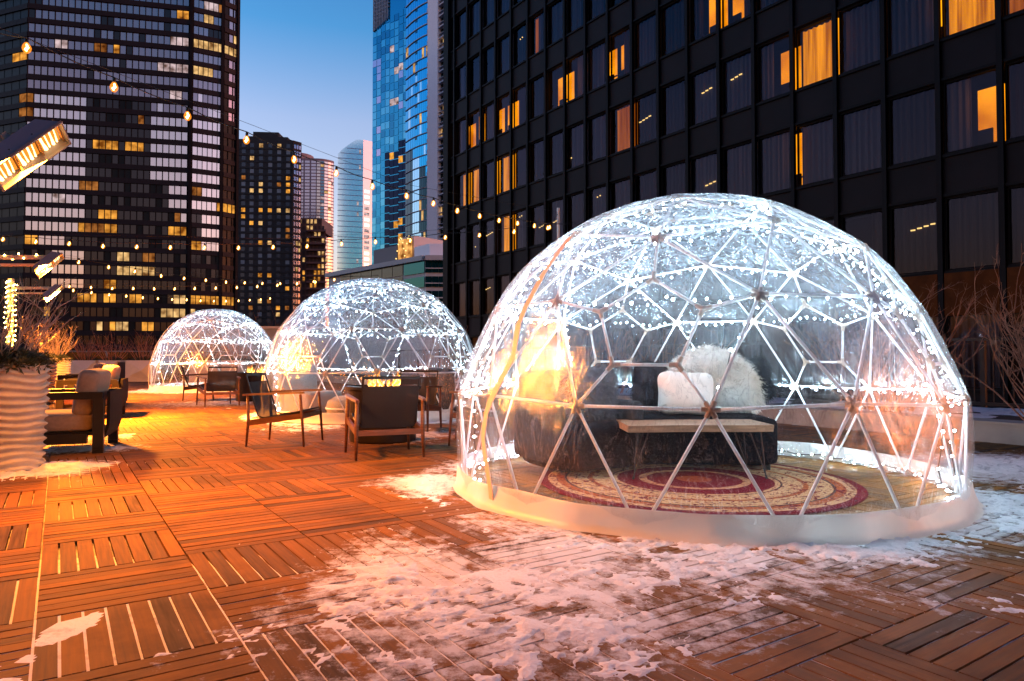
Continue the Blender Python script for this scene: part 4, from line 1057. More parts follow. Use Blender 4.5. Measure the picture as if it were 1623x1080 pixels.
place_chair(-7.45, 16.2, 65, 'darker teak lounge chair at the farther fire pit, behind the one with glowing back')

# ------------------------------------------------------------------ fire pits
M['pit'] = pm('pit_steel', (.022,.015,.013), .42, .5, var=.3, scale=8)
M['rock'] = pm('lava_rock', (.05,.04,.035), .9, bump=.8, bscale=40)
def flame_mat():
    m = bpy.data.materials.new('flame'); m.use_nodes = True; n = m.node_tree.nodes; l = m.node_tree.links; n.clear()
    o = n.new('ShaderNodeOutputMaterial'); e = n.new('ShaderNodeEmission'); e.inputs[0].default_value = (1,.27,.02,1); e.inputs[1].default_value = .45
    t = n.new('ShaderNodeBsdfTransparent'); mx = n.new('ShaderNodeMixShader'); mx.inputs[0].default_value = .6
    l.new(t.outputs[0], mx.inputs[1]); l.new(e.outputs[0], mx.inputs[2]); l.new(mx.outputs[0], o.inputs[0]); return m
M['flame'] = flame_mat(); M['flame_core'] = em('flame_core', (1., .55, .12), 1.2)
def make_pit():
    r = empty('fire_pit'); d = MB()
    d.lathe([(.385,0), (.395,.02), (.425,.60), (.435,.615), (.455,.625), (.455,.655), (.40,.66), (.38,.63), (.36,.58), (0,.575)], seg=48); d.build('drum', M['pit'], r, smooth=False)
    rk = MB(); rn = random.Random(5)
    for k in range(60):
        a, q = rn.uniform(0, 2*PI), .33*rn.random()**.5; rk.ball((q*math.cos(a), q*math.sin(a), .585+rn.uniform(0,.03)), (rn.uniform(.025,.045),)*3, 0, 1)
    rk.build('lava_rock', M['rock'], r)
    for k in range(9):
        x = -.20+.05*k+rn.uniform(-.015,.015); y = rn.uniform(-.12,.12); h = rn.uniform(.10,.26); f = MB()
        n = 7; pts = [(x+.018*math.sin(q*1.7+k), y+.012*math.cos(q*1.3+k), .605+h*q/n) for q in range(n+1)]
        f.tube(pts, [.007,.012,.015,.012,.009,.006,.004,.001], 7); fl = f.build('flame', M['flame'], r, smooth=True)
        c = MB(); c.tube([(p[0], p[1], .605+(p[2]-.605)*.7) for p in pts], [.004,.008,.009,.008,.006,.004,.002,.001], 6); c.build('core', M['flame_core'], fl, smooth=True)
    return r
pit = make_pit(); pit.location = (-1.56, 8.28, .002); tag(pit, 'round dark steel fire pit drum with low flames behind the nearest lounge chair', 'fire pit', 'fire pits on the deck')
p2 = copy_tree(pit); p2.location = (-6.0, 15.9, .002); p2['label'] = 'farther round fire pit drum, lit orange, beside the smaller domes'

# ------------------------------------------------------------------ heaters on arms
M['alu'] = pm('brushed_steel', (.30,.27,.275), .4, .25, bump=.1, bscale=40, stretch=(1,1,8))
M['arm'] = pm('painted_arm', (.72,.62,.50), .5, var=.1)
M['ceramic'] = em('ceramic_glow', (1., .30, .03), .13); M['element'] = em('element_glow', (1., .60, .22), .6)
M['reflector'] = pm('reflector', (.85,.55,.28), .25, .9)
def make_heater():                               # local: x along the housing, -z the radiating side, origin at its centre
    r = empty('patio_heater'); L, Wd, D = .74, .30, .20
    h = MB(); x0, x1 = -L/2, L/2
    # housing: a shallow hipped box open below
    o = [(x0,-Wd/2,-D/2),(x1,-Wd/2,-D/2),(x1,Wd/2,-D/2),(x0,Wd/2,-D/2)]; t = [(x0+.10,-Wd/2+.05,D/2),(x1-.10,-Wd/2+.05,D/2),(x1-.10,Wd/2-.05,D/2),(x0+.10,Wd/2-.05,D/2)]
    h.add(o+t, [(0,1,5,4),(1,2,6,5),(2,3,7,6),(3,0,4,7),(4,5,6,7)]); h.build('housing', M['alu'], r)
    rim = MB()
    for y in (-Wd/2, Wd/2): rim.box((0,y,-D/2-.006), (L+.02,.014,.024))
    for x in (x0, x1): rim.box((x,0,-D/2-.006), (.014,Wd-.014,.0236))
    rim.build('rim', M['alu'], r)
    for k in range(3):
        cx = (k-1)*.24; p = MB(); p.quad((cx-.105,-.12,-.035),(cx-.105,.12,-.035),(cx+.105,.12,-.035),(cx+.105,-.12,-.035)); pn = p.build('ceramic_panel', M['ceramic'], r)
        e = MB()
        for q, w in ((-.085,.012), (-.035,.006), (.02,.010), (.07,.006)): e.tube([(cx+q,-.115,-.045), (cx+q*.9,.03,-.047), (cx+q*.8,.11,-.045)], [w, w, w*1.6], 6)
        e.build('heating_element', M['element'], pn)
    dv = MB()
    for k in (-1.5,-.5,.5,1.5): dv.box((k*.24*(.97 if abs(k) > 1 else 1), 0, -.048), (.012,.27,.045))
    dv.build('divider', M['reflector'], r)
    br = MB(); br.bar((0,0,D/2-.002), (0,0,D/2+.10), .10, .05); br.build('bracket', M['arm'], r)
    ld = bpy.data.lights.new('heater_lamp', 'AREA'); ld.shape = 'RECTANGLE'; ld.size = 1.15; ld.size_y = .42; ld.energy = HEAT; ld.color = (1., .285, .025); ld.spread = math.radians(165)
    lo = bpy.data.objects.new('heater_lamp', ld); COL.objects.link(lo); lo.parent = r; lo.location = (0,0,-.125)
    return r
HEAT = 9.
heater = make_heater()
def orient(o, loc, along, down):                 # x axis along, -z towards down
    x = Vector(along).normalized(); z = -Vector(down).normalized(); z = (z - x*z.dot(x)).normalized(); y = z.cross(x)
    o.matrix_world = Matrix.Translation(loc) @ Matrix((x, y, z)).transposed().to_4x4()
hp = [(36,237,4.75), (74,417,10.6), (82,463,15.8)]; HSC = .64
hlab = ['large glowing patio heater filling the top corner beside the dark tower', 'glowing patio heater on a white arm above the planter branches', 'smaller patio heater on an arm by the post wound with fairy lights']
for k in range(3):
    o = heater if k == 0 else copy_tree(heater); c = P(*hp[k])
    orient(o, c, Vector((.62,.60,.92)), Vector((.76,-.02,-.62)) if k == 0 else Vector((.72,.10,-.62)))
    la = [q for q in o.children if q.type == 'LIGHT'][0]; la.data = la.data if k == 0 else la.data.copy(); la.data.energy = (42., 640., 560.)[k]; la.data.spread = math.radians((150, 128, 158)[k])
    aim = o.matrix_world.to_3x3().inverted() @ (-Vector(((.62,.10,-.78), (.32,-.06,-.95), (.0,.48,-.86))[k])); la.rotation_euler = aim.to_track_quat('Z', 'Y').to_euler()
    if k: la.data = la.data.copy(); la.data.energy = HEAT*(26., 28.)[k-1]
    o.scale = ((.77, HSC, HSC)[k],)*3; tag(o, hlab[k], 'heater', 'patio heaters over the seating')
def heater_post(k, label):
    c = P(*hp[k]); base = Vector((c.x-1.02, c.y+.1, 0)); r = empty('heater_post', base, 0, label, 'post', 'posts that carry the heaters')
    p = MB(); p.box((0,0,1.42), (.09,.09,2.84)); p.box((0,0,.012), (.22,.22,.02)); p.build('post', M['arm'], r)
    a = MB(); z = c.z+.10; a.box((.46,-.02,z), (1.10,.05,.06)); a.build('arm', M['arm'], r)
    a = MB(); a.box((.40,-.02,z-.12), (.84,.035,.04)); a.bar((.80,-.02,z-.12), (.97,-.02,z-.02), .035, .04); a.build('brace', M['arm'], r)
    return r, base
heater_post(0, 'pale heater post carrying the large near heater'); heater_post(1, 'pale post whose white arm carries the heater above the branches'); hpost, hb = heater_post(2, 'pale heater post wound with warm fairy lights behind the branches')
fl = empty('fairy_lights', hb, 0, 'warm yellow fairy lights wound thickly around the far heater post', 'fairy lights'); rn = random.Random(8); q = []; 
for k in range(240):
    t = k/239; a = t*2*PI*13; q.append(((.075+rn.uniform(0,.05))*math.cos(a), (.075+rn.uniform(0,.05))*math.sin(a), 1.25+1.5*t))
w = MB(); w.tube(q, .006, 4); w.build('wire', M['wire'], fl); wl = em('warm_led', (1., .55, .10), 16.)
b0 = MB(); b0.ball((0,0,0), .013, 0, 0); me = b0.mesh('bulb', wl)
for k in range(90): 
    o = bpy.data.objects.new('bulb', me); COL.objects.link(o); o.parent = fl; o.location = Vector(q[int(k*2.65)])*1.02

c = P(*hp[1]); af = empty('fairy_lights', (c.x-1.0, c.y+.08, c.z+.10), 0, 'sparse warm fairy lights along the white arm of the heater above the branches', 'fairy lights')
q = [Vector((k*.05, .03*math.sin(k*1.9), .045*math.cos(k*1.9))) for k in range(20)]; w = MB(); w.tube(q, .004, 4); w.build('wire', M['wire'], af)
for k in range(0, 20, 2):
    o = bpy.data.objects.new('bulb', me); COL.objects.link(o); o.parent = af; o.location = q[k]+Vector((0,0,.012))

# ------------------------------------------------------------------ overhead festoon strings
def bulb_meshes():
    g = MB(); g.lathe([(.0,-.075), (.016,-.072), (.029,-.055), (.033,-.036), (.028,-.016), (.016,.004), (.013,.012)], seg=12)
    f = MB(); f.tube([(0,0,-.002), (.006,.004,-.028), (-.006,-.003,-.048), (0,0,-.060)], [.005,.010,.011,.004], 6)
    s = MB(); s.lathe([(.0,.05), (.012,.05), (.015,.03), (.015,.006), (.0,.005)], seg=8)
    return g.mesh('bulb', M['bulb_warm'], smooth=True), f.mesh('filament', M['filament']), s.mesh('socket', M['wire'])
def warm_glass():
    m = bpy.data.materials.new('bulb_warm'); m.use_nodes = True; n = m.node_tree.nodes; l = m.node_tree.links; n.clear()
    o = n.new('ShaderNodeOutputMaterial'); e = n.new('ShaderNodeEmission'); e.inputs[0].default_value = (1,.27,.02,1); e.inputs[1].default_value = .22
    t = n.new('ShaderNodeBsdfTransparent'); mx = n.new('ShaderNodeMixShader'); mx.inputs[0].default_value = .42
    l.new(t.outputs[0], mx.inputs[1]); l.new(e.outputs[0], mx.inputs[2]); l.new(mx.outputs[0], o.inputs[0]); return m
M['bulb_warm'] = warm_glass(); BG, BF, BS = bulb_meshes()
def festoon(pts, label, ends=(None, None), sc=1.0, dr=.075):
    r = empty('festoon_string', pts[0], 0, label, 'string lights', 'festoon strings over the deck'); L = Vector(pts[0])
    path = [Vector(p)+Vector((0,0,dr)) for p in pts]
    full = ([Vector(ends[0])] if ends[0] is not None else [])+path+([Vector(ends[1])] if ends[1] is not None else [])
    fine = []
    for a, b in zip(full[:-1], full[1:]):
        for k in range(4): fine.append(a.lerp(b, k/4)-Vector((0,0,.018*math.sin(PI*k/4))))
    fine.append(full[-1]); w = MB(); w.tube(fine, .0055, 5); w.build('wire', M['wire'], r, world=True)
    sup = MB(); sup.tube([full[0]+Vector((0,0,.05)), full[len(full)//2]+Vector((0,0,.07)), full[-1]+Vector((0,0,.02))], .0022, 4); sup.build('support_cable', M['wire'], r, world=True)
    for p in pts:
        b = bpy.data.objects.new('bulb', BG); COL.objects.link(b); b.parent = r; b.location = Vector(p)-L+Vector((0,0,.025)); b.rotation_euler = (random.uniform(-.15,.15), random.uniform(-.15,.15), 0); b.scale = (sc,)*3
        for mm, nm in ((BF,'filament'), (BS,'socket')):
            o = bpy.data.objects.new(nm, mm); COL.objects.link(o); o.parent = b
    return r
s1 = [(42,75),(181,137),(297,183),(391,221),(466,252),(533,274),(590,295),(644,310),(687,322),(725,333.5),(760,342),(791,349),(820,353.5),(847,357.5),(871,360)]
pole_top = P(885,330,12.95)
festoon([P(x, y, 5.3+.517*i) for i, (x, y) in enumerate(s1)], 'long festoon string of warm bulbs sloping across the sky between the towers', (P(-40,40,5.0), pole_top-Vector((0,0,.1))))
s2 = [(5,379),(57,383),(110,386),(163,390),(217,391),(270,392),(324,392.5),(378,392.5),(433,391.5),(487,390),(541,386.5),(595,383),(650,381),(706,376),(760,372.5),(815,367),(868,361)]
festoon([P(x, y, 12.0) for x, y in s2], 'nearly level festoon string running in front of the dark towers and the low block', (P(-50,374,12), P(925,354,12)))
s3 = [(125,415),(172,423),(214,430),(255,437),(292,441),(326,444),(358,447),(388,448),(416,449),(444,449),(471,448),(497,446)]
festoon([P(x, y, 15.5+.75*i) for i, (x, y) in enumerate(s3)], 'festoon string drooping low in front of the huge dark tower', (P(80,405,14.8), P(560,438,25)), 1.15)
s4 = [(110,454),(144,455.5),(178,457),(211,457),(244,457.5),(277,457.5),(309,457),(342,456.5),(375,455.5),(408,454),(440,452),(471,449.5),(500,447),(530,443)]
festoon([P(x, y, 19.0) for x, y in s4], 'flat festoon string low across the dark tower, just above the lowest string', (P(84,453,19), P(600,437,19)), 1.1)
s5 = [(116,460),(145,463.5),(173,467),(200,469),(226,471.5),(250,473),(273,474.5),(296,475),(318,476.5),(339,477),(358,477),(378,476.5),(396,475.5),(413,474.5),(428,473)]
festoon([P(x, y, 20.5+.6*i) for i, (x, y) in enumerate(s5)], 'lowest festoon string, sagging just above the smallest dome', (P(96,457,20), P(500,465,30)), 1.2)
pl = empty('light_pole', (pole_top.x, pole_top.y, 0), 0, 'thin pale pole holding the end of the long sloping festoon string', 'pole'); b = MB(); b.tube([(0,0,0), (0,0,pole_top.z)], .028, 8); b.build('pole', M['white_pipe'], pl); b = MB(); b.box((0,0,.01), (.25,.25,.02)); b.build('base', M['black_metal'], pl)

# ------------------------------------------------------------------ planters, twigs, evergreens
M['ridged'] = pm('ridged_cement', (.50,.45,.38), .75, var=.2, scale=5, bump=.2, bscale=40)
M['soil'] = pm('soil', (.03,.022,.018), .95, bump=.6, bscale=30)
M['twig'] = pm('pale_twig', (.46,.36,.27), .75, var=.25, scale=12); M['twig_red'] = pm('red_twig', (.40,.16,.09), .7, var=.3, scale=12); M['twig_shrub'] = pm('shrub_twig', (.33,.16,.10), .8, var=.3, scale=12); M['twig_dark'] = pm('dark_twig', (.10,.065,.05), .8, var=.3, scale=12)
M['leaf'] = pm('evergreen_leaf', (.022,.036,.018), .6, var=.5, scale=20)
def ridged_planter(loc, label, rr=.335, h=.98):
    r = empty('ridged_planter', loc, 0, label, 'planter', 'ridged round planters in a row'); b = MB(); prof = []
    n = 84
    for k in range(n+1):
        z = h*k/n; t = k/n; prof.append((rr*(.90+.10*t), z))
    prof += [(rr*.93,h+.004), (rr*.90,h-.05)]
    def fn(q, z, a):
        tw = z/h*14.0+.20*math.sin(a*2+z*3)+.16*math.sin(a*3-z*5)+.10*math.sin(a*5+z*11); w = abs((tw % 1)-.5)*2; return q + (.036*(w**1.8)-.016 if .02 < z < h-.02 else 0)
    b.lathe(prof, seg=64, fn=fn); b.build('pot', M['ridged'], r, smooth=True)
    s = MB(); s.lathe([(rr*.92,h-.05), (0,h-.04)], seg=32); s.build('soil', M['soil'], r); return r
def twigs(mb, base, n, hgt, spread, rnd, r0=.008, seg=4, depth=2, lean=0):
    for k in range(n):
        a = rnd.uniform(0, 2*PI); q = spread*rnd.random()**.6; p = Vector(base)+Vector((q*math.cos(a)*.35, q*math.sin(a)*.35, 0))
        d = Vector((math.cos(a)*q*1.1/hgt+lean, math.sin(a)*q*1.1/hgt, 1)).normalized()
        branch(mb, p, d, hgt*rnd.uniform(.55, 1.05), r0*rnd.uniform(.7, 1.2), depth, rnd, seg)
def branch(mb, p, d, L, r, depth, rnd, seg=4):
    n = 6; pts = [p]; dirs = [d]
    for k in range(n):
        d = (d + Vector((rnd.gauss(0,.13), rnd.gauss(0,.13), rnd.gauss(.03,.07)))).normalized(); p = p + d*(L/n); pts.append(p); dirs.append(d)
    mb.tube(pts, [r*(1-.8*k/n) for k in range(n+1)], seg, caps=False)
    if depth > 0:
        for k in range(rnd.randint(2, 4)):
            i = rnd.randint(2, n-1); dd = (dirs[i] + Vector((rnd.gauss(0,.5), rnd.gauss(0,.5), rnd.gauss(.1,.3)))).normalized()
            branch(mb, pts[i], dd, L*rnd.uniform(.25, .5), r*.6, depth-1, rnd, 3)
def twig_plant(loc, n, hgt, spread, mat, seed, label, r0=.008, depth=2, name='bare_twigs', group='bare twig bunches in planters'):
    r = empty(name, loc, 0, label, 'bare branches', group); rnd = random.Random(seed); mb = MB(); twigs(mb, (0,0,0), n, hgt, spread, rnd, r0, 4, depth); mb.build('branches', mat, r)
    st = MB(); 
    for k in range(5): a = k*1.26; st.tube([(.03*math.cos(a), .03*math.sin(a), -.03), (.05*math.cos(a), .05*math.sin(a), .12)], r0*1.4, 6)
    st.build('stem', mat, r); return r
def evergreen(loc, rx, rz, n, seed, label, ry=None):
    r = empty('evergreen_shrub', loc, 0, label, 'shrub', 'low evergreens in the planters'); rnd = random.Random(seed); mb = MB(); ry = ry or rx
    for k in range(n):
        u = Vector((rnd.gauss(0,1), rnd.gauss(0,1), abs(rnd.gauss(0,.8)))).normalized()*rnd.uniform(.45, 1.05); p = Vector((u.x*rx, u.y*ry, u.z*rz*(1+.35*math.sin(u.x*7+seed)*math.cos(u.y*5))-.02))
        for q in range(5):
            d = Vector((rnd.gauss(0,1), rnd.gauss(0,1), rnd.gauss(.3,.8))).normalized(); s = d.orthogonal().normalized()*.010; L = rnd.uniform(.05, .10)
            mb.add([p-s, p+d*L*.6+s*.8, p+d*L, p+d*L*.5-s*1.2], [(0,1,2,3)])
    mb.build('foliage', M['leaf'], r); st = MB(); st.tube([(0,0,-.06), (0,0,rz*.5)], .02, 6); st.build('stem', M['twig_dark'], r); return r
pp = [(8,6.15), (62,15.0), (92,20.0)]
pl_lab = ['big pale ridged planter in the corner beside the armchair', 'middle ridged planter, smaller with distance, partly hidden by the big one', 'farthest ridged planter, right of the middle one']
tw_lab = ['tall pale bare twigs rising from the big ridged planter', 'pale bare twigs in the middle ridged planter', 'greyish bare twigs in the farthest ridged planter']
ev_lab = ['dark evergreen spilling over the rim of the big ridged planter', 'dark evergreen in the middle ridged planter', 'dark evergreen in the farthest ridged planter']
for k, (px, Z) in enumerate(pp):
    c = xy(px, Z); ridged_planter((c.x, c.y, .003), pl_lab[k], h=.94 if k == 0 else .98)
    twig_plant((c.x-.05, c.y, .92), 44 if k == 0 else 26, .78 if k == 0 else 1.0, .62 if k == 0 else .5, M['twig'], 30+k, tw_lab[k], .0085 if k == 0 else .012)
    evergreen((c.x+.02, c.y-.05, .93), .34, .15, 700, 40+k, ev_lab[k])

# faceted planters closing the far end of the deck
M['facet'] = pm('faceted_planter', (.66,.52,.42), .6, var=.06)
def faceted_planter(loc, rz, w, h, dp, label):
    r = empty('faceted_planter', loc, rz, label, 'planter', 'faceted planters at the far end'); b = MB()
    x0, x1 = -w/2, w/2; P0 = (x0,0,0); P1 = (x1,0,0); P2 = (x1,0,h); P3 = (x0,0,h); C1 = (w*.16,-.17,h*.52); C2 = (-w*.30,-.05,h*.30)
    b.add([P0,P1,P2,P3,C1,C2,(x0,dp,0),(x1,dp,0),(x1,dp,h),(x0,dp,h)], [(0,1,5),(1,4,5),(1,2,4),(2,3,4),(3,5,4),(3,0,5),(1,7,8,2),(0,3,9,6),(6,9,8,7),(2,8,9,3)]); b.build('box', M['facet'], r)
    return r
E1 = G(175, 608); axis = Vector((1,.02,0)).normalized()
fp = [(112,152,'faceted planter partly behind the sofas at the end of the deck'), (156,186,'faceted planter just behind the second sofa, beside the dark gap'), (199,242,'faceted planter next to the smallest dome, right of the dark gap'), (300,345,'faceted planter seen through the smallest dome'), (352,392,'faceted planter at the end of the deck behind the farther fire pit')]
for k, (a, b_, lab) in enumerate(fp):
    Z = 28.3; p, q = xy(a, Z), xy(b_, Z); c = (p+q)/2; w = (q-p).length; faceted_planter((c.x, c.y, .003), 0, w, .88, .6, lab)
    twig_plant((c.x, c.y+.3, .88), 30, 1.15, .9, M['twig_red'], 60+k, 'reddish bare twigs in the '+lab.replace(' seen through the smallest dome', ' seen through the smallest dome').replace('at the end of the deck ', '').replace(' at the end of the deck', '').replace(', right of the dark gap', '').replace(', beside the dark gap', ''), .013, 1)
    evergreen((c.x, c.y+.28, .86), w*.48, .16, 420, 70+k, 'dark low evergreen in the '+lab.replace('at the end of the deck ', '').replace(' at the end of the deck', '').replace(', right of the dark gap', '').replace(', beside the dark gap', ''), .25)
b = MB(); c = xy(192, 28.6); r = empty('utility_cabinet', (c.x, c.y, .003), 0, 'brown slatted box filling the gap between two faceted planters', 'cabinet'); b.box((0,0,.40), (.24,.5,.80)); b.build('body', pm('cabinet_brown', (.06,.03,.025), .6), r); b = MB(); b.box((0,-.02,.84), (.30,.58,.07)); b.build('lid', pm('cabinet_lid', (.5,.42,.38), .6), r)
# rail beyond the planters
r = empty('guard_rail', (xy(240, 30.5).x, 30.5, 0), 0, 'thin metal guard rail with glass behind the twigs at the deck end', 'railing')
b = MB(); b.box((0,0,1.28), (16,.05,.04)); b.build('handrail', M['alu'], r)
for k in range(9): b = MB(); b.box((-8+2*k,.0,.63), (.05,.06,1.26)); b.build('post', M['alu'], r)
for k in range(8): b = MB(); b.box((-7+2*k,0,.68), (1.86,.012,1.1)); b.build('glass_panel', glass_pane('rail_glass', (.8,.82,.82), .06) if k == 0 else bpy.data.materials['rail_glass'], r)

# ------------------------------------------------------------------ lounge seats on the left
def make_sofa():                                 # side seen from +... sits facing -x, side arm towards -y
    r = empty('lounge_armchair'); Wd, Dp = .95, .86
    f = MB()
    f.build if False else None
    for y in (-Wd/2, Wd/2):
        a = MB(); a.box((-.02,y,.60), (Dp,.085,.075)); a.box((Dp/2-.06,y,.30), (.10,.085,.525)); a.box((-Dp/2+.03,y,.30), (.10,.085,.525)); a.box((0,y,.155), (Dp-.32,.082,.10)); 
        a.box((Dp/2-.06,y,.018), (.10,.085,.036)); a.box((-Dp/2+.03,y,.018), (.10,.085,.036)); a.build('side_frame', M['black_metal'], r)
    bp = MB(); n = 10; vs = []
    for k in range(n+1):
        z = .10+.54*k/n; z = .14+.50*k/n; x = Dp/2+.035-.06*max(0, 1-k/n*2.6)**2
        vs += [(x,-Wd/2+.05,z), (x,Wd/2-.05,z), (x-.03,Wd/2-.05,z), (x-.03,-Wd/2+.05,z)]
    bp.add(vs, [(4*k+j, 4*k+(j+1)%4, 4*k+4+(j+1)%4, 4*k+4+j) for k in range(n) for j in range(4)]+[(0,3,2,1),(4*n,4*n+1,4*n+2,4*n+3)]); bp.build('back_panel', M['fabric_dark'], r, smooth=False)
    pl = MB(); pl.box((0,0,.20), (Dp-.12,Wd-.09,.04)); pl.build('seat_base', M['black_metal'], r)
    c = MB(); c.rbox((-.06,0,.315), (Dp-.14,Wd-.10,.19), .05, 4, puff=.02); c.build('seat_cushion', M['cushion'], r, smooth=True)
    c = MB(); c.rbox((0,0,0), (.20,Wd-.10,.50), .07, 4, Matrix.Rotation(.16, 3, 'Y')); cu = c.build('back_cushion', M['cushion'], r, smooth=True); cu.location = (Dp/2-.20,0,.62)
    return r
sofa = make_sofa(); g = G(166, 718); sofa.location = (g.x-.577, g.y+.28, .003); sofa.rotation_euler = (0,0,math.radians(22)); tag(sofa, 'near armchair with beige cushions and thick black frame, beside the big ridged planter', 'armchair', 'armchairs in a row on the left')
s2_ = copy_tree(sofa); c = xy(132, 11.2); s2_.location = (c.x, c.y+.3, .003); s2_.rotation_euler = (0,0,math.radians(24)); s2_['label'] = 'middle armchair with beige cushions, just behind the near armchair'
s3_ = copy_tree(sofa); c = xy(138, 14.6); s3_.location = (c.x, c.y, .003); s3_.rotation_euler = (0,0,math.radians(25)); s3_['label'] = 'farthest armchair with a black frame, in front of the faceted planters'

# ------------------------------------------------------------------ inside the domes
def rug_mat():
    m, n, l, b = nodes('round_rug'); tc = n.new('ShaderNodeTexCoord'); b.inputs['Roughness'].default_value = .95; b.inputs['Specular IOR Level'].default_value = .05
    ln = n.new('ShaderNodeVectorMath'); ln.operation = 'LENGTH'; l.new(tc.outputs['Object'], ln.inputs[0])
    rr = n.new('ShaderNodeMath'); rr.operation = 'DIVIDE'; rr.inputs[1].default_value = 1.25; l.new(ln.outputs['Value'], rr.inputs[0])
    ramp = n.new('ShaderNodeValToRGB'); ramp.color_ramp.interpolation = 'CONSTANT'; e = ramp.color_ramp.elements
    cream, red, rust = (.46,.26,.13,1), (.12,.004,.012,1), (.30,.075,.022,1)
    stops = [(0,rust), (.11,red), (.30,cream), (.35,red), (.49,cream), (.52,(.03,.02,.02,1)), (.535,cream), (.65,rust), (.68,cream), (.82,(.05,.03,.03,1)), (.835,rust), (.89,cream), (.945,red)]
    e[0].position, e[0].color = stops[0]; e[1].position, e[1].color = stops[1]
    for p_, c_ in stops[2:]: q_ = e.new(p_); q_.color = c_
    l.new(rr.outputs[0], ramp.inputs[0])
    # floral scrolls: polar coordinates through a warped voronoi
    sx = n.new('ShaderNodeSeparateXYZ'); l.new(tc.outputs['Object'], sx.inputs[0]); at = n.new('ShaderNodeMath'); at.operation = 'ARCTAN2'; l.new(sx.outputs[0], at.inputs[0]); l.new(sx.outputs[1], at.inputs[1])
    cb = n.new('ShaderNodeCombineXYZ'); am = n.new('ShaderNodeMath'); am.operation = 'MULTIPLY'; am.inputs[1].default_value = 5.0; l.new(at.outputs[0], am.inputs[0]); l.new(am.outputs[0], cb.inputs[0])
    rm = n.new('ShaderNodeMath'); rm.operation = 'MULTIPLY'; rm.inputs[1].default_value = 9.; l.new(rr.outputs[0], rm.inputs[0]); l.new(rm.outputs[0], cb.inputs[1])
    v = n.new('ShaderNodeTexNoise'); v.inputs['Scale'].default_value = 2.4; v.inputs['Detail'].default_value = 3; v.inputs['Distortion'].default_value = 1.8; l.new(cb.outputs[0], v.inputs['Vector'])
    r1 = n.new('ShaderNodeMapRange'); r1.inputs[1].default_value = .555; r1.inputs[2].default_value = .58; l.new(v.outputs['Fac'], r1.inputs[0])
    v2 = n.new('ShaderNodeTexNoise'); v2.inputs['Scale'].default_value = 3.7; v2.inputs['Detail'].default_value = 4; v2.inputs['Distortion'].default_value = 2.5; l.new(cb.outputs[0], v2.inputs['Vector'])
    r2 = n.new('ShaderNodeMapRange'); r2.inputs[1].default_value = .60; r2.inputs[2].default_value = .64; l.new(v2.outputs['Fac'], r2.inputs[0])
    m1 = n.new('ShaderNodeMix'); m1.data_type = 'RGBA'; l.new(r1.outputs[0], m1.inputs['Factor']); l.new(ramp.outputs[0], m1.inputs['A']); m1.inputs['B'].default_value = red
    m2 = n.new('ShaderNodeMix'); m2.data_type = 'RGBA'; l.new(r2.outputs[0], m2.inputs['Factor']); l.new(m1.outputs['Result'], m2.inputs['A']); m2.inputs['B'].default_value = (.02,.018,.022,1)
    l.new(m2.outputs['Result'], b.inputs['Base Color'])
    t = n.new('ShaderNodeTexNoise'); t.inputs['Scale'].default_value = 160; l.new(tc.outputs['Object'], t.inputs['Vector']); bp = n.new('ShaderNodeBump'); bp.inputs['Strength'].default_value = .5; bp.inputs['Distance'].default_value = .01; l.new(t.outputs['Fac'], bp.inputs['Height']); l.new(bp.outputs[0], b.inputs['Normal'])
    return m
b = MB(); b.lathe([(1.25,0), (1.255,.006), (1.245,.012), (0,.013)], seg=96)
rug = b.build('round_rug', rug_mat()); rug.location = (DOMES[0][0]+.02, DOMES[0][1]+.0, .004); tag(rug, 'round cream and crimson patterned rug on the floor of the largest dome', 'rug')
M['fur_black'] = pm('black_faux_fur', (.006,.005,.007), .95, spec=.08); M['fur_white'] = pm('white_faux_fur', (.78,.74,.70), .95, col2=(.62,.52,.42), scale=3); M['fur_grey'] = pm('grey_faux_fur', (.085,.075,.08), .95, var=.4, scale=12)
M['pillow'] = pm('cream_pillow', (.72,.62,.55), .9, bump=.2, bscale=200)
def furry(o, n, L, mat, seed, droop=.3):         # short hair blades standing on the faces of a mesh
    rnd = random.Random(seed); me = o.data; mb = MB(); ar = [p.area for p in me.polygons]; tot = sum(ar)
    cum = np.cumsum(ar)
    for k in range(n):
        i = int(np.searchsorted(cum, rnd.random()*tot)); p = me.polygons[min(i, len(ar)-1)]; vs = [me.vertices[j].co for j in p.vertices]
        u, v = rnd.random(), rnd.random(); q = vs[0].lerp(vs[1], u).lerp(vs[-1].lerp(vs[2 % len(vs)], u), v)
        d = (p.normal + Vector((rnd.gauss(0,.45), rnd.gauss(0,.45), rnd.gauss(-droop,.35)))).normalized(); s = d.orthogonal().normalized()*L*.06; l_ = L*rnd.uniform(.5, 1.2)
        mb.add([q-s, q+s, q+d*l_+Vector((0,0,-L*.15))], [(0,1,2)])
    return mb
def add_fur(o, root, n, L, mat, seed):
    f = furry(o, n, L, mat, seed).build('fur', mat, o); return f
def dome_sofa(loc, rz, label):
    r = empty('fur_sofa', loc, rz, label, 'sofa'); 
    b = MB(); b.rbox((0,0,.25), (1.66,.82,.42), .07, 5); o = b.build('seat', M['fur_black'], r, smooth=True); add_fur(o, r, 7000, .022, M['fur_black'], 1)
    b = MB(); b.rbox((.42,.42,.48), (.82,.24,.86), .09, 5); o = b.build('backrest', M['fur_black'], r, smooth=True); add_fur(o, r, 3500, .025, M['fur_black'], 2)
    for x in (-.75, .75):
        for y in (-.33, .33): l_ = MB(); l_.tube([(x,y,0), (x,y,.06)], .025, 8); l_.build('leg', M['black_metal'], r)
    return r
sofaA = dome_sofa((1.52, 6.40, .016), math.radians(-4), 'long black fur sofa in the middle of the largest dome')
b = MB(); b.rbox((0,0,0), (.98,.34,.62), .14, 6)
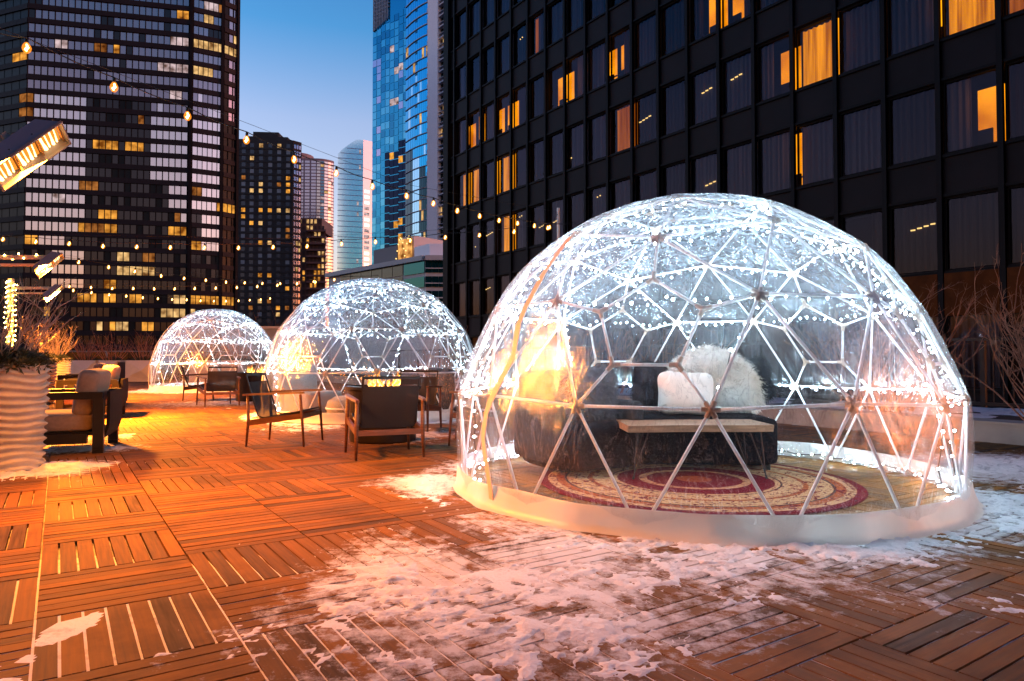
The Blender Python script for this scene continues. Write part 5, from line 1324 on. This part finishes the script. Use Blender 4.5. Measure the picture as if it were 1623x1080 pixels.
for i, v in enumerate(b.v):
    x, y, z = v; k = fbm(np.array(x*5+3), np.array(z*5+y*7), 3, 4)-.5; b.v[i] = (x*(1-.42*max(0, z)/.3) + .10*k, y+.16*float(k), z*.88+.20*float(k)+.05*math.cos(x*3))
th = b.build('fur_throw', M['fur_white'], None, smooth=True); th.location = (1.90, 6.62, .74); th.rotation_euler = (.05,0,-.1); tag(th, 'white shaggy fur throw heaped over the backrest of the black fur sofa', 'throw'); add_fur(th, None, 9000, .06, M['fur_white'], 3)
def pillow(loc, rot, size, mat, label, name='pillow'):
    b = MB(); b.rbox((0,0,0), size, min(size)*.45, 6)
    vs = []
    for x, y, z in b.v:
        u, w = x/(size[0]/2), z/(size[2]/2); t = (1-u*u*.55)*(1-w*w*.55); vs.append((x*(1-.06*(1-abs(w))), y*(.35+.9*t), z*(1-.06*(1-abs(u)))))
    b.v = vs; o = b.build(name, mat, None, smooth=True); o.location = loc; o.rotation_euler = rot; tag(o, label, 'pillow'); return o
pillow((1.58, 6.22, .675), (-.22,.03,.0), (.52,.20,.40), M['pillow'], 'plump cream pillow leaning against the white fur throw')
o = pillow((1.33, 6.60, .74), (-.1,.1,.2), (.34,.22,.46), M['fur_black'], 'black fur pillow just left of the cream pillow'); add_fur(o, None, 2200, .05, M['fur_black'], 5)
o = pillow((2.34, 6.62, .78), (-.1,-.2,-.2), (.34,.22,.44), M['fur_black'], 'black fur pillow at the right end behind the white fur throw'); add_fur(o, None, 2200, .05, M['fur_black'], 6)
r = empty('fur_armchair', (.58, 6.02, .016), math.radians(28), 'dark armchair in the left of the largest dome with a grey fur over its back', 'armchair')
b = MB(); b.rbox((0,0,.24), (.78,.74,.40), .08, 5); o = b.build('seat', M['fur_black'], r, smooth=True); add_fur(o, r, 4000, .02, M['fur_black'], 7)
b = MB(); b.rbox((0,.34,.52), (.78,.20,.70), .09, 5); o = b.build('backrest', M['fabric_dark'], r, smooth=True)
for sx in (-1, 1): b = MB(); b.rbox((sx*.40,0,.36), (.14,.72,.50), .06, 4); b.build('armrest', M['fabric_dark'], r, smooth=True)
b = MB(); b.rbox((0,0,0), (.50,.30,.52), .12, 6)
for i, v in enumerate(b.v):
    x, y, z = v; k = float(fbm(np.array(x*6+9), np.array(z*6+y*5), 3, 14))-.5; b.v[i] = (x+.06*k, y+.08*k, z+.07*k)
gf = b.build('fur_throw', M['fur_grey'], None, smooth=True); gf.location = (.66, 6.06, .66); gf.rotation_euler = (0,0,.4); tag(gf, 'grey fur throw bunched on the dark armchair in the largest dome', 'throw'); add_fur(gf, None, 5000, .06, M['fur_grey'], 8)
# wood slab table on hairpin legs
r = empty('slab_table', (1.50, 5.70, .016), math.radians(2), 'live edge wooden slab table on thin hairpin legs in front of the fur sofa', 'table')
M['slab_wood'] = pm('slab_wood', (.34,.20,.12), .28, var=.4, scale=5, stretch=(1,6,6))
b = MB(); n = 24; top = []; bot = []
out = []
for k in range(n): t = k/(n-1); x = -.59+1.18*t; out.append((x, -.26+.035*(float(vnoise(np.array(t*6), np.array(.1), 2))-.5)))
for k in range(n): t = 1-k/(n-1); x = -.59+1.18*t; out.append((x, .26+.035*(float(vnoise(np.array(t*6), np.array(.7), 3))-.5)))
m_ = len(out); b.add([(x,y,.445) for x, y in out]+[(x*1.0,y*.93,.39) for x, y in out], [tuple(range(m_)), tuple(range(m_, 2*m_))[::-1]]+[(i, i+m_, (i+1)%m_+m_, (i+1)%m_) for i in range(m_)]); b.build('tabletop', M['slab_wood'], r)
for sx in (-1, 1):
    for sy in (-1, 1):
        l_ = MB(); a = Vector((sx*.50, sy*.19, .39)); l_.tube([a, Vector((sx*.535, sy*.205, .012)), Vector((sx*.545, sy*.205, .012)), a+Vector((sx*.04,0,0)) if False else a+Vector((-sx*.09,0,0))], .006, 6); l_.build('leg', M['black_metal'], r)
# the middle dome: white tub seats and a rug
M['white_soft'] = pm('white_soft', (.20,.19,.18), .85)
def pouf(loc, s, label):
    r = empty('pouf', loc, 0, label, 'pouf'); b = MB(); b.lathe([(0,.0), (.26*s,.0), (.36*s,.06*s), (.40*s,.18*s), (.37*s,.30*s), (.24*s,.38*s), (0,.395*s)], seg=32); b.build('cushion', M['white_soft'], r, smooth=True)
    b = MB(); b.lathe([(.402*s,.165*s), (.410*s,.18*s), (.402*s,.195*s)], seg=32); b.build('piping', M['pillow'], r)
pouf((-2.67, 11.25, .004), .95, 'white round pouf near the seam of the middle dome')
r = empty('white_armchair', (-3.44, 11.75, .004), math.radians(60), 'white upholstered armchair at the left inside the middle dome', 'armchair')
b = MB(); b.rbox((0,0,.24), (.78,.74,.38), .08, 5); b.build('seat', M['white_soft'], r, smooth=True)
b = MB(); b.rbox((0,.34,.50), (.82,.20,.80), .09, 5, Matrix.Rotation(-.15, 3, 'X')); b.build('backrest', M['white_soft'], r, smooth=True)
r = empty('dark_armchair', (-1.57, 12.1, .004), math.radians(-50), 'dark low armchair at the right inside the middle dome', 'armchair')
b = MB(); b.rbox((0,0,.22), (.78,.74,.36), .08, 5); b.build('seat', M['fabric_dark'], r, smooth=True)
b = MB(); b.rbox((0,.34,.48), (.80,.20,.66), .09, 5); b.build('backrest', M['fabric_dark'], r, smooth=True)

# ------------------------------------------------------------------ right side: kerb, bed, shrubs, fence
MX = Matrix((N1, D1, Vector((0,0,1)))).transposed()
M['kerb'] = pm('kerb_stone', (.34,.31,.28), .8, var=.15, scale=3, bump=.2, bscale=30)
r = empty('planter_kerb', DK(9.25,4,0), 0, 'long low stone kerb edging the snowy bed at the right of the deck', 'kerb')
b = MB(); b.box(DK(9.33,14,.10), (.36,38,.24), MX); b.build('kerb', M['kerb'], r, world=True); b = MB(); b.box(DK(9.33,14,.235), (.42,38,.03), MX); b.build('cap', M['kerb'], r, world=True)
b = MB(); b.box(DK(11.0,14,.09), (3.0,38,.16), MX); o = b.build('planting_bed', M['soil']); tag(o, kind='structure')
def bed_snow():
    us = np.arange(-2, 26, .12); vs_ = np.arange(9.5, 12.4, .12); U, Vv = np.meshgrid(us, vs_)
    z = .17 + np.clip((fbm(U*1.1, Vv*1.1, 4, 2)-.45)*.3, -.03, .09)
    n1, d1 = np.array(N1), np.array(D1); X = Vv*n1[0]+U*d1[0]; Y = Vv*n1[1]+U*d1[1]; H, Wd = U.shape
    idx = np.arange(H*Wd).reshape(H, Wd); mb = MB(); mb.add(np.stack([X.ravel(), Y.ravel(), z.ravel()], -1).tolist(), np.stack([idx[:-1,:-1], idx[:-1,1:], idx[1:,1:], idx[1:,:-1]], -1).reshape(-1, 4).tolist())
    o = mb.build('bed_snow', M['snow'], None, smooth=True); tag(o, 'snow covering the planting bed behind the stone kerb', 'snow', kind='stuff')
bed_snow()
sh = [(10.05,3.1,1.75,'tall bare shrub with many thin stems at the right, beside the largest dome'), (10.6,1.6,1.6,'bare shrub at the right edge, in front of the dark fence'), (10.5,5.6,1.7,'bare shrub partly behind the right side of the largest dome'), (10.3,9.5,1.5,'bare shrub seen through the largest dome'), (10.4,13.5,1.6,'bare reddish shrub between the largest dome and the hotel'), (10.3,16.5,1.7,'bare reddish shrub above the shoulder of the middle dome'), (10.6,20.0,1.7,'bare shrub low before the hotel corner'), (10.2,11.4,1.5,'low bare shrub behind the top of the middle dome')]
for k, (v, u, h, lab) in enumerate(sh):
    c = DK(v, u, .2); twig_plant(c, 56 if k < 3 else 20, h, 1.25, M['twig_red'] if k in (4,5,6,7) else M['twig_shrub'], 90+k, lab, .012, 3, 'bare_shrub', 'bare shrubs in the bed along the hotel')
r = empty('boundary_fence', DK(12.5,4,0), 0, 'dark metal bar fence behind the shrubs on the right', 'fence')
b = MB(); b.box(DK(12.5,12,1.30), (.06,34,.05), MX); b.box(DK(12.5,12,.25), (.05,34,.05), MX); b.build('rail', M['black_metal'], r, world=True)
for k in range(18): b = MB(); b.box(DK(12.5,-4.5+k*1.9,.65), (.07,.07,1.36), MX); b.build('post', M['black_metal'], r, world=True)
b = MB()
for k in range(240): b.box(DK(12.5,-4.8+k*.138,.77), (.014,.014,1.04), MX)
b.build('bar', M['black_metal'], r, world=True)
# bare tree and low wall beyond the domes
c = xy(423, 33); r = empty('bare_tree', (c.x, c.y, 0), 0, 'bare brown tree between the two smaller domes in front of the dark apartment tower', 'tree'); rnd = random.Random(77)
b = MB(); b.tube([(0,0,-.2), (.03,.02,.9), (.0,.05,1.6)], [.07,.055,.04], 8); b.build('trunk', M['twig_dark'], r); b = MB()
for k in range(16):
    a = rnd.uniform(0, 2*PI); branch(b, Vector((0,.03,1.0+rnd.uniform(0,.6))), Vector((math.cos(a)*.6, math.sin(a)*.6, .8)).normalized(), rnd.uniform(1.0,1.9), .022, 3, rnd, 4)
b.build('crown', pm('brown_twig', (.16,.07,.04), .8), r)
c = xy(444, 31); r = empty('parapet_wall', (c.x, c.y, 0), 0, 'pale parapet wall seen between the two smaller domes', 'wall'); b = MB(); b.box((0,0,1.15), (4.6,.3,2.3)); b.build('wall', M['kerb'], r); b = MB(); b.box((0,0,2.36), (4.8,.42,.10)); b.build('coping', M['facet'], r)
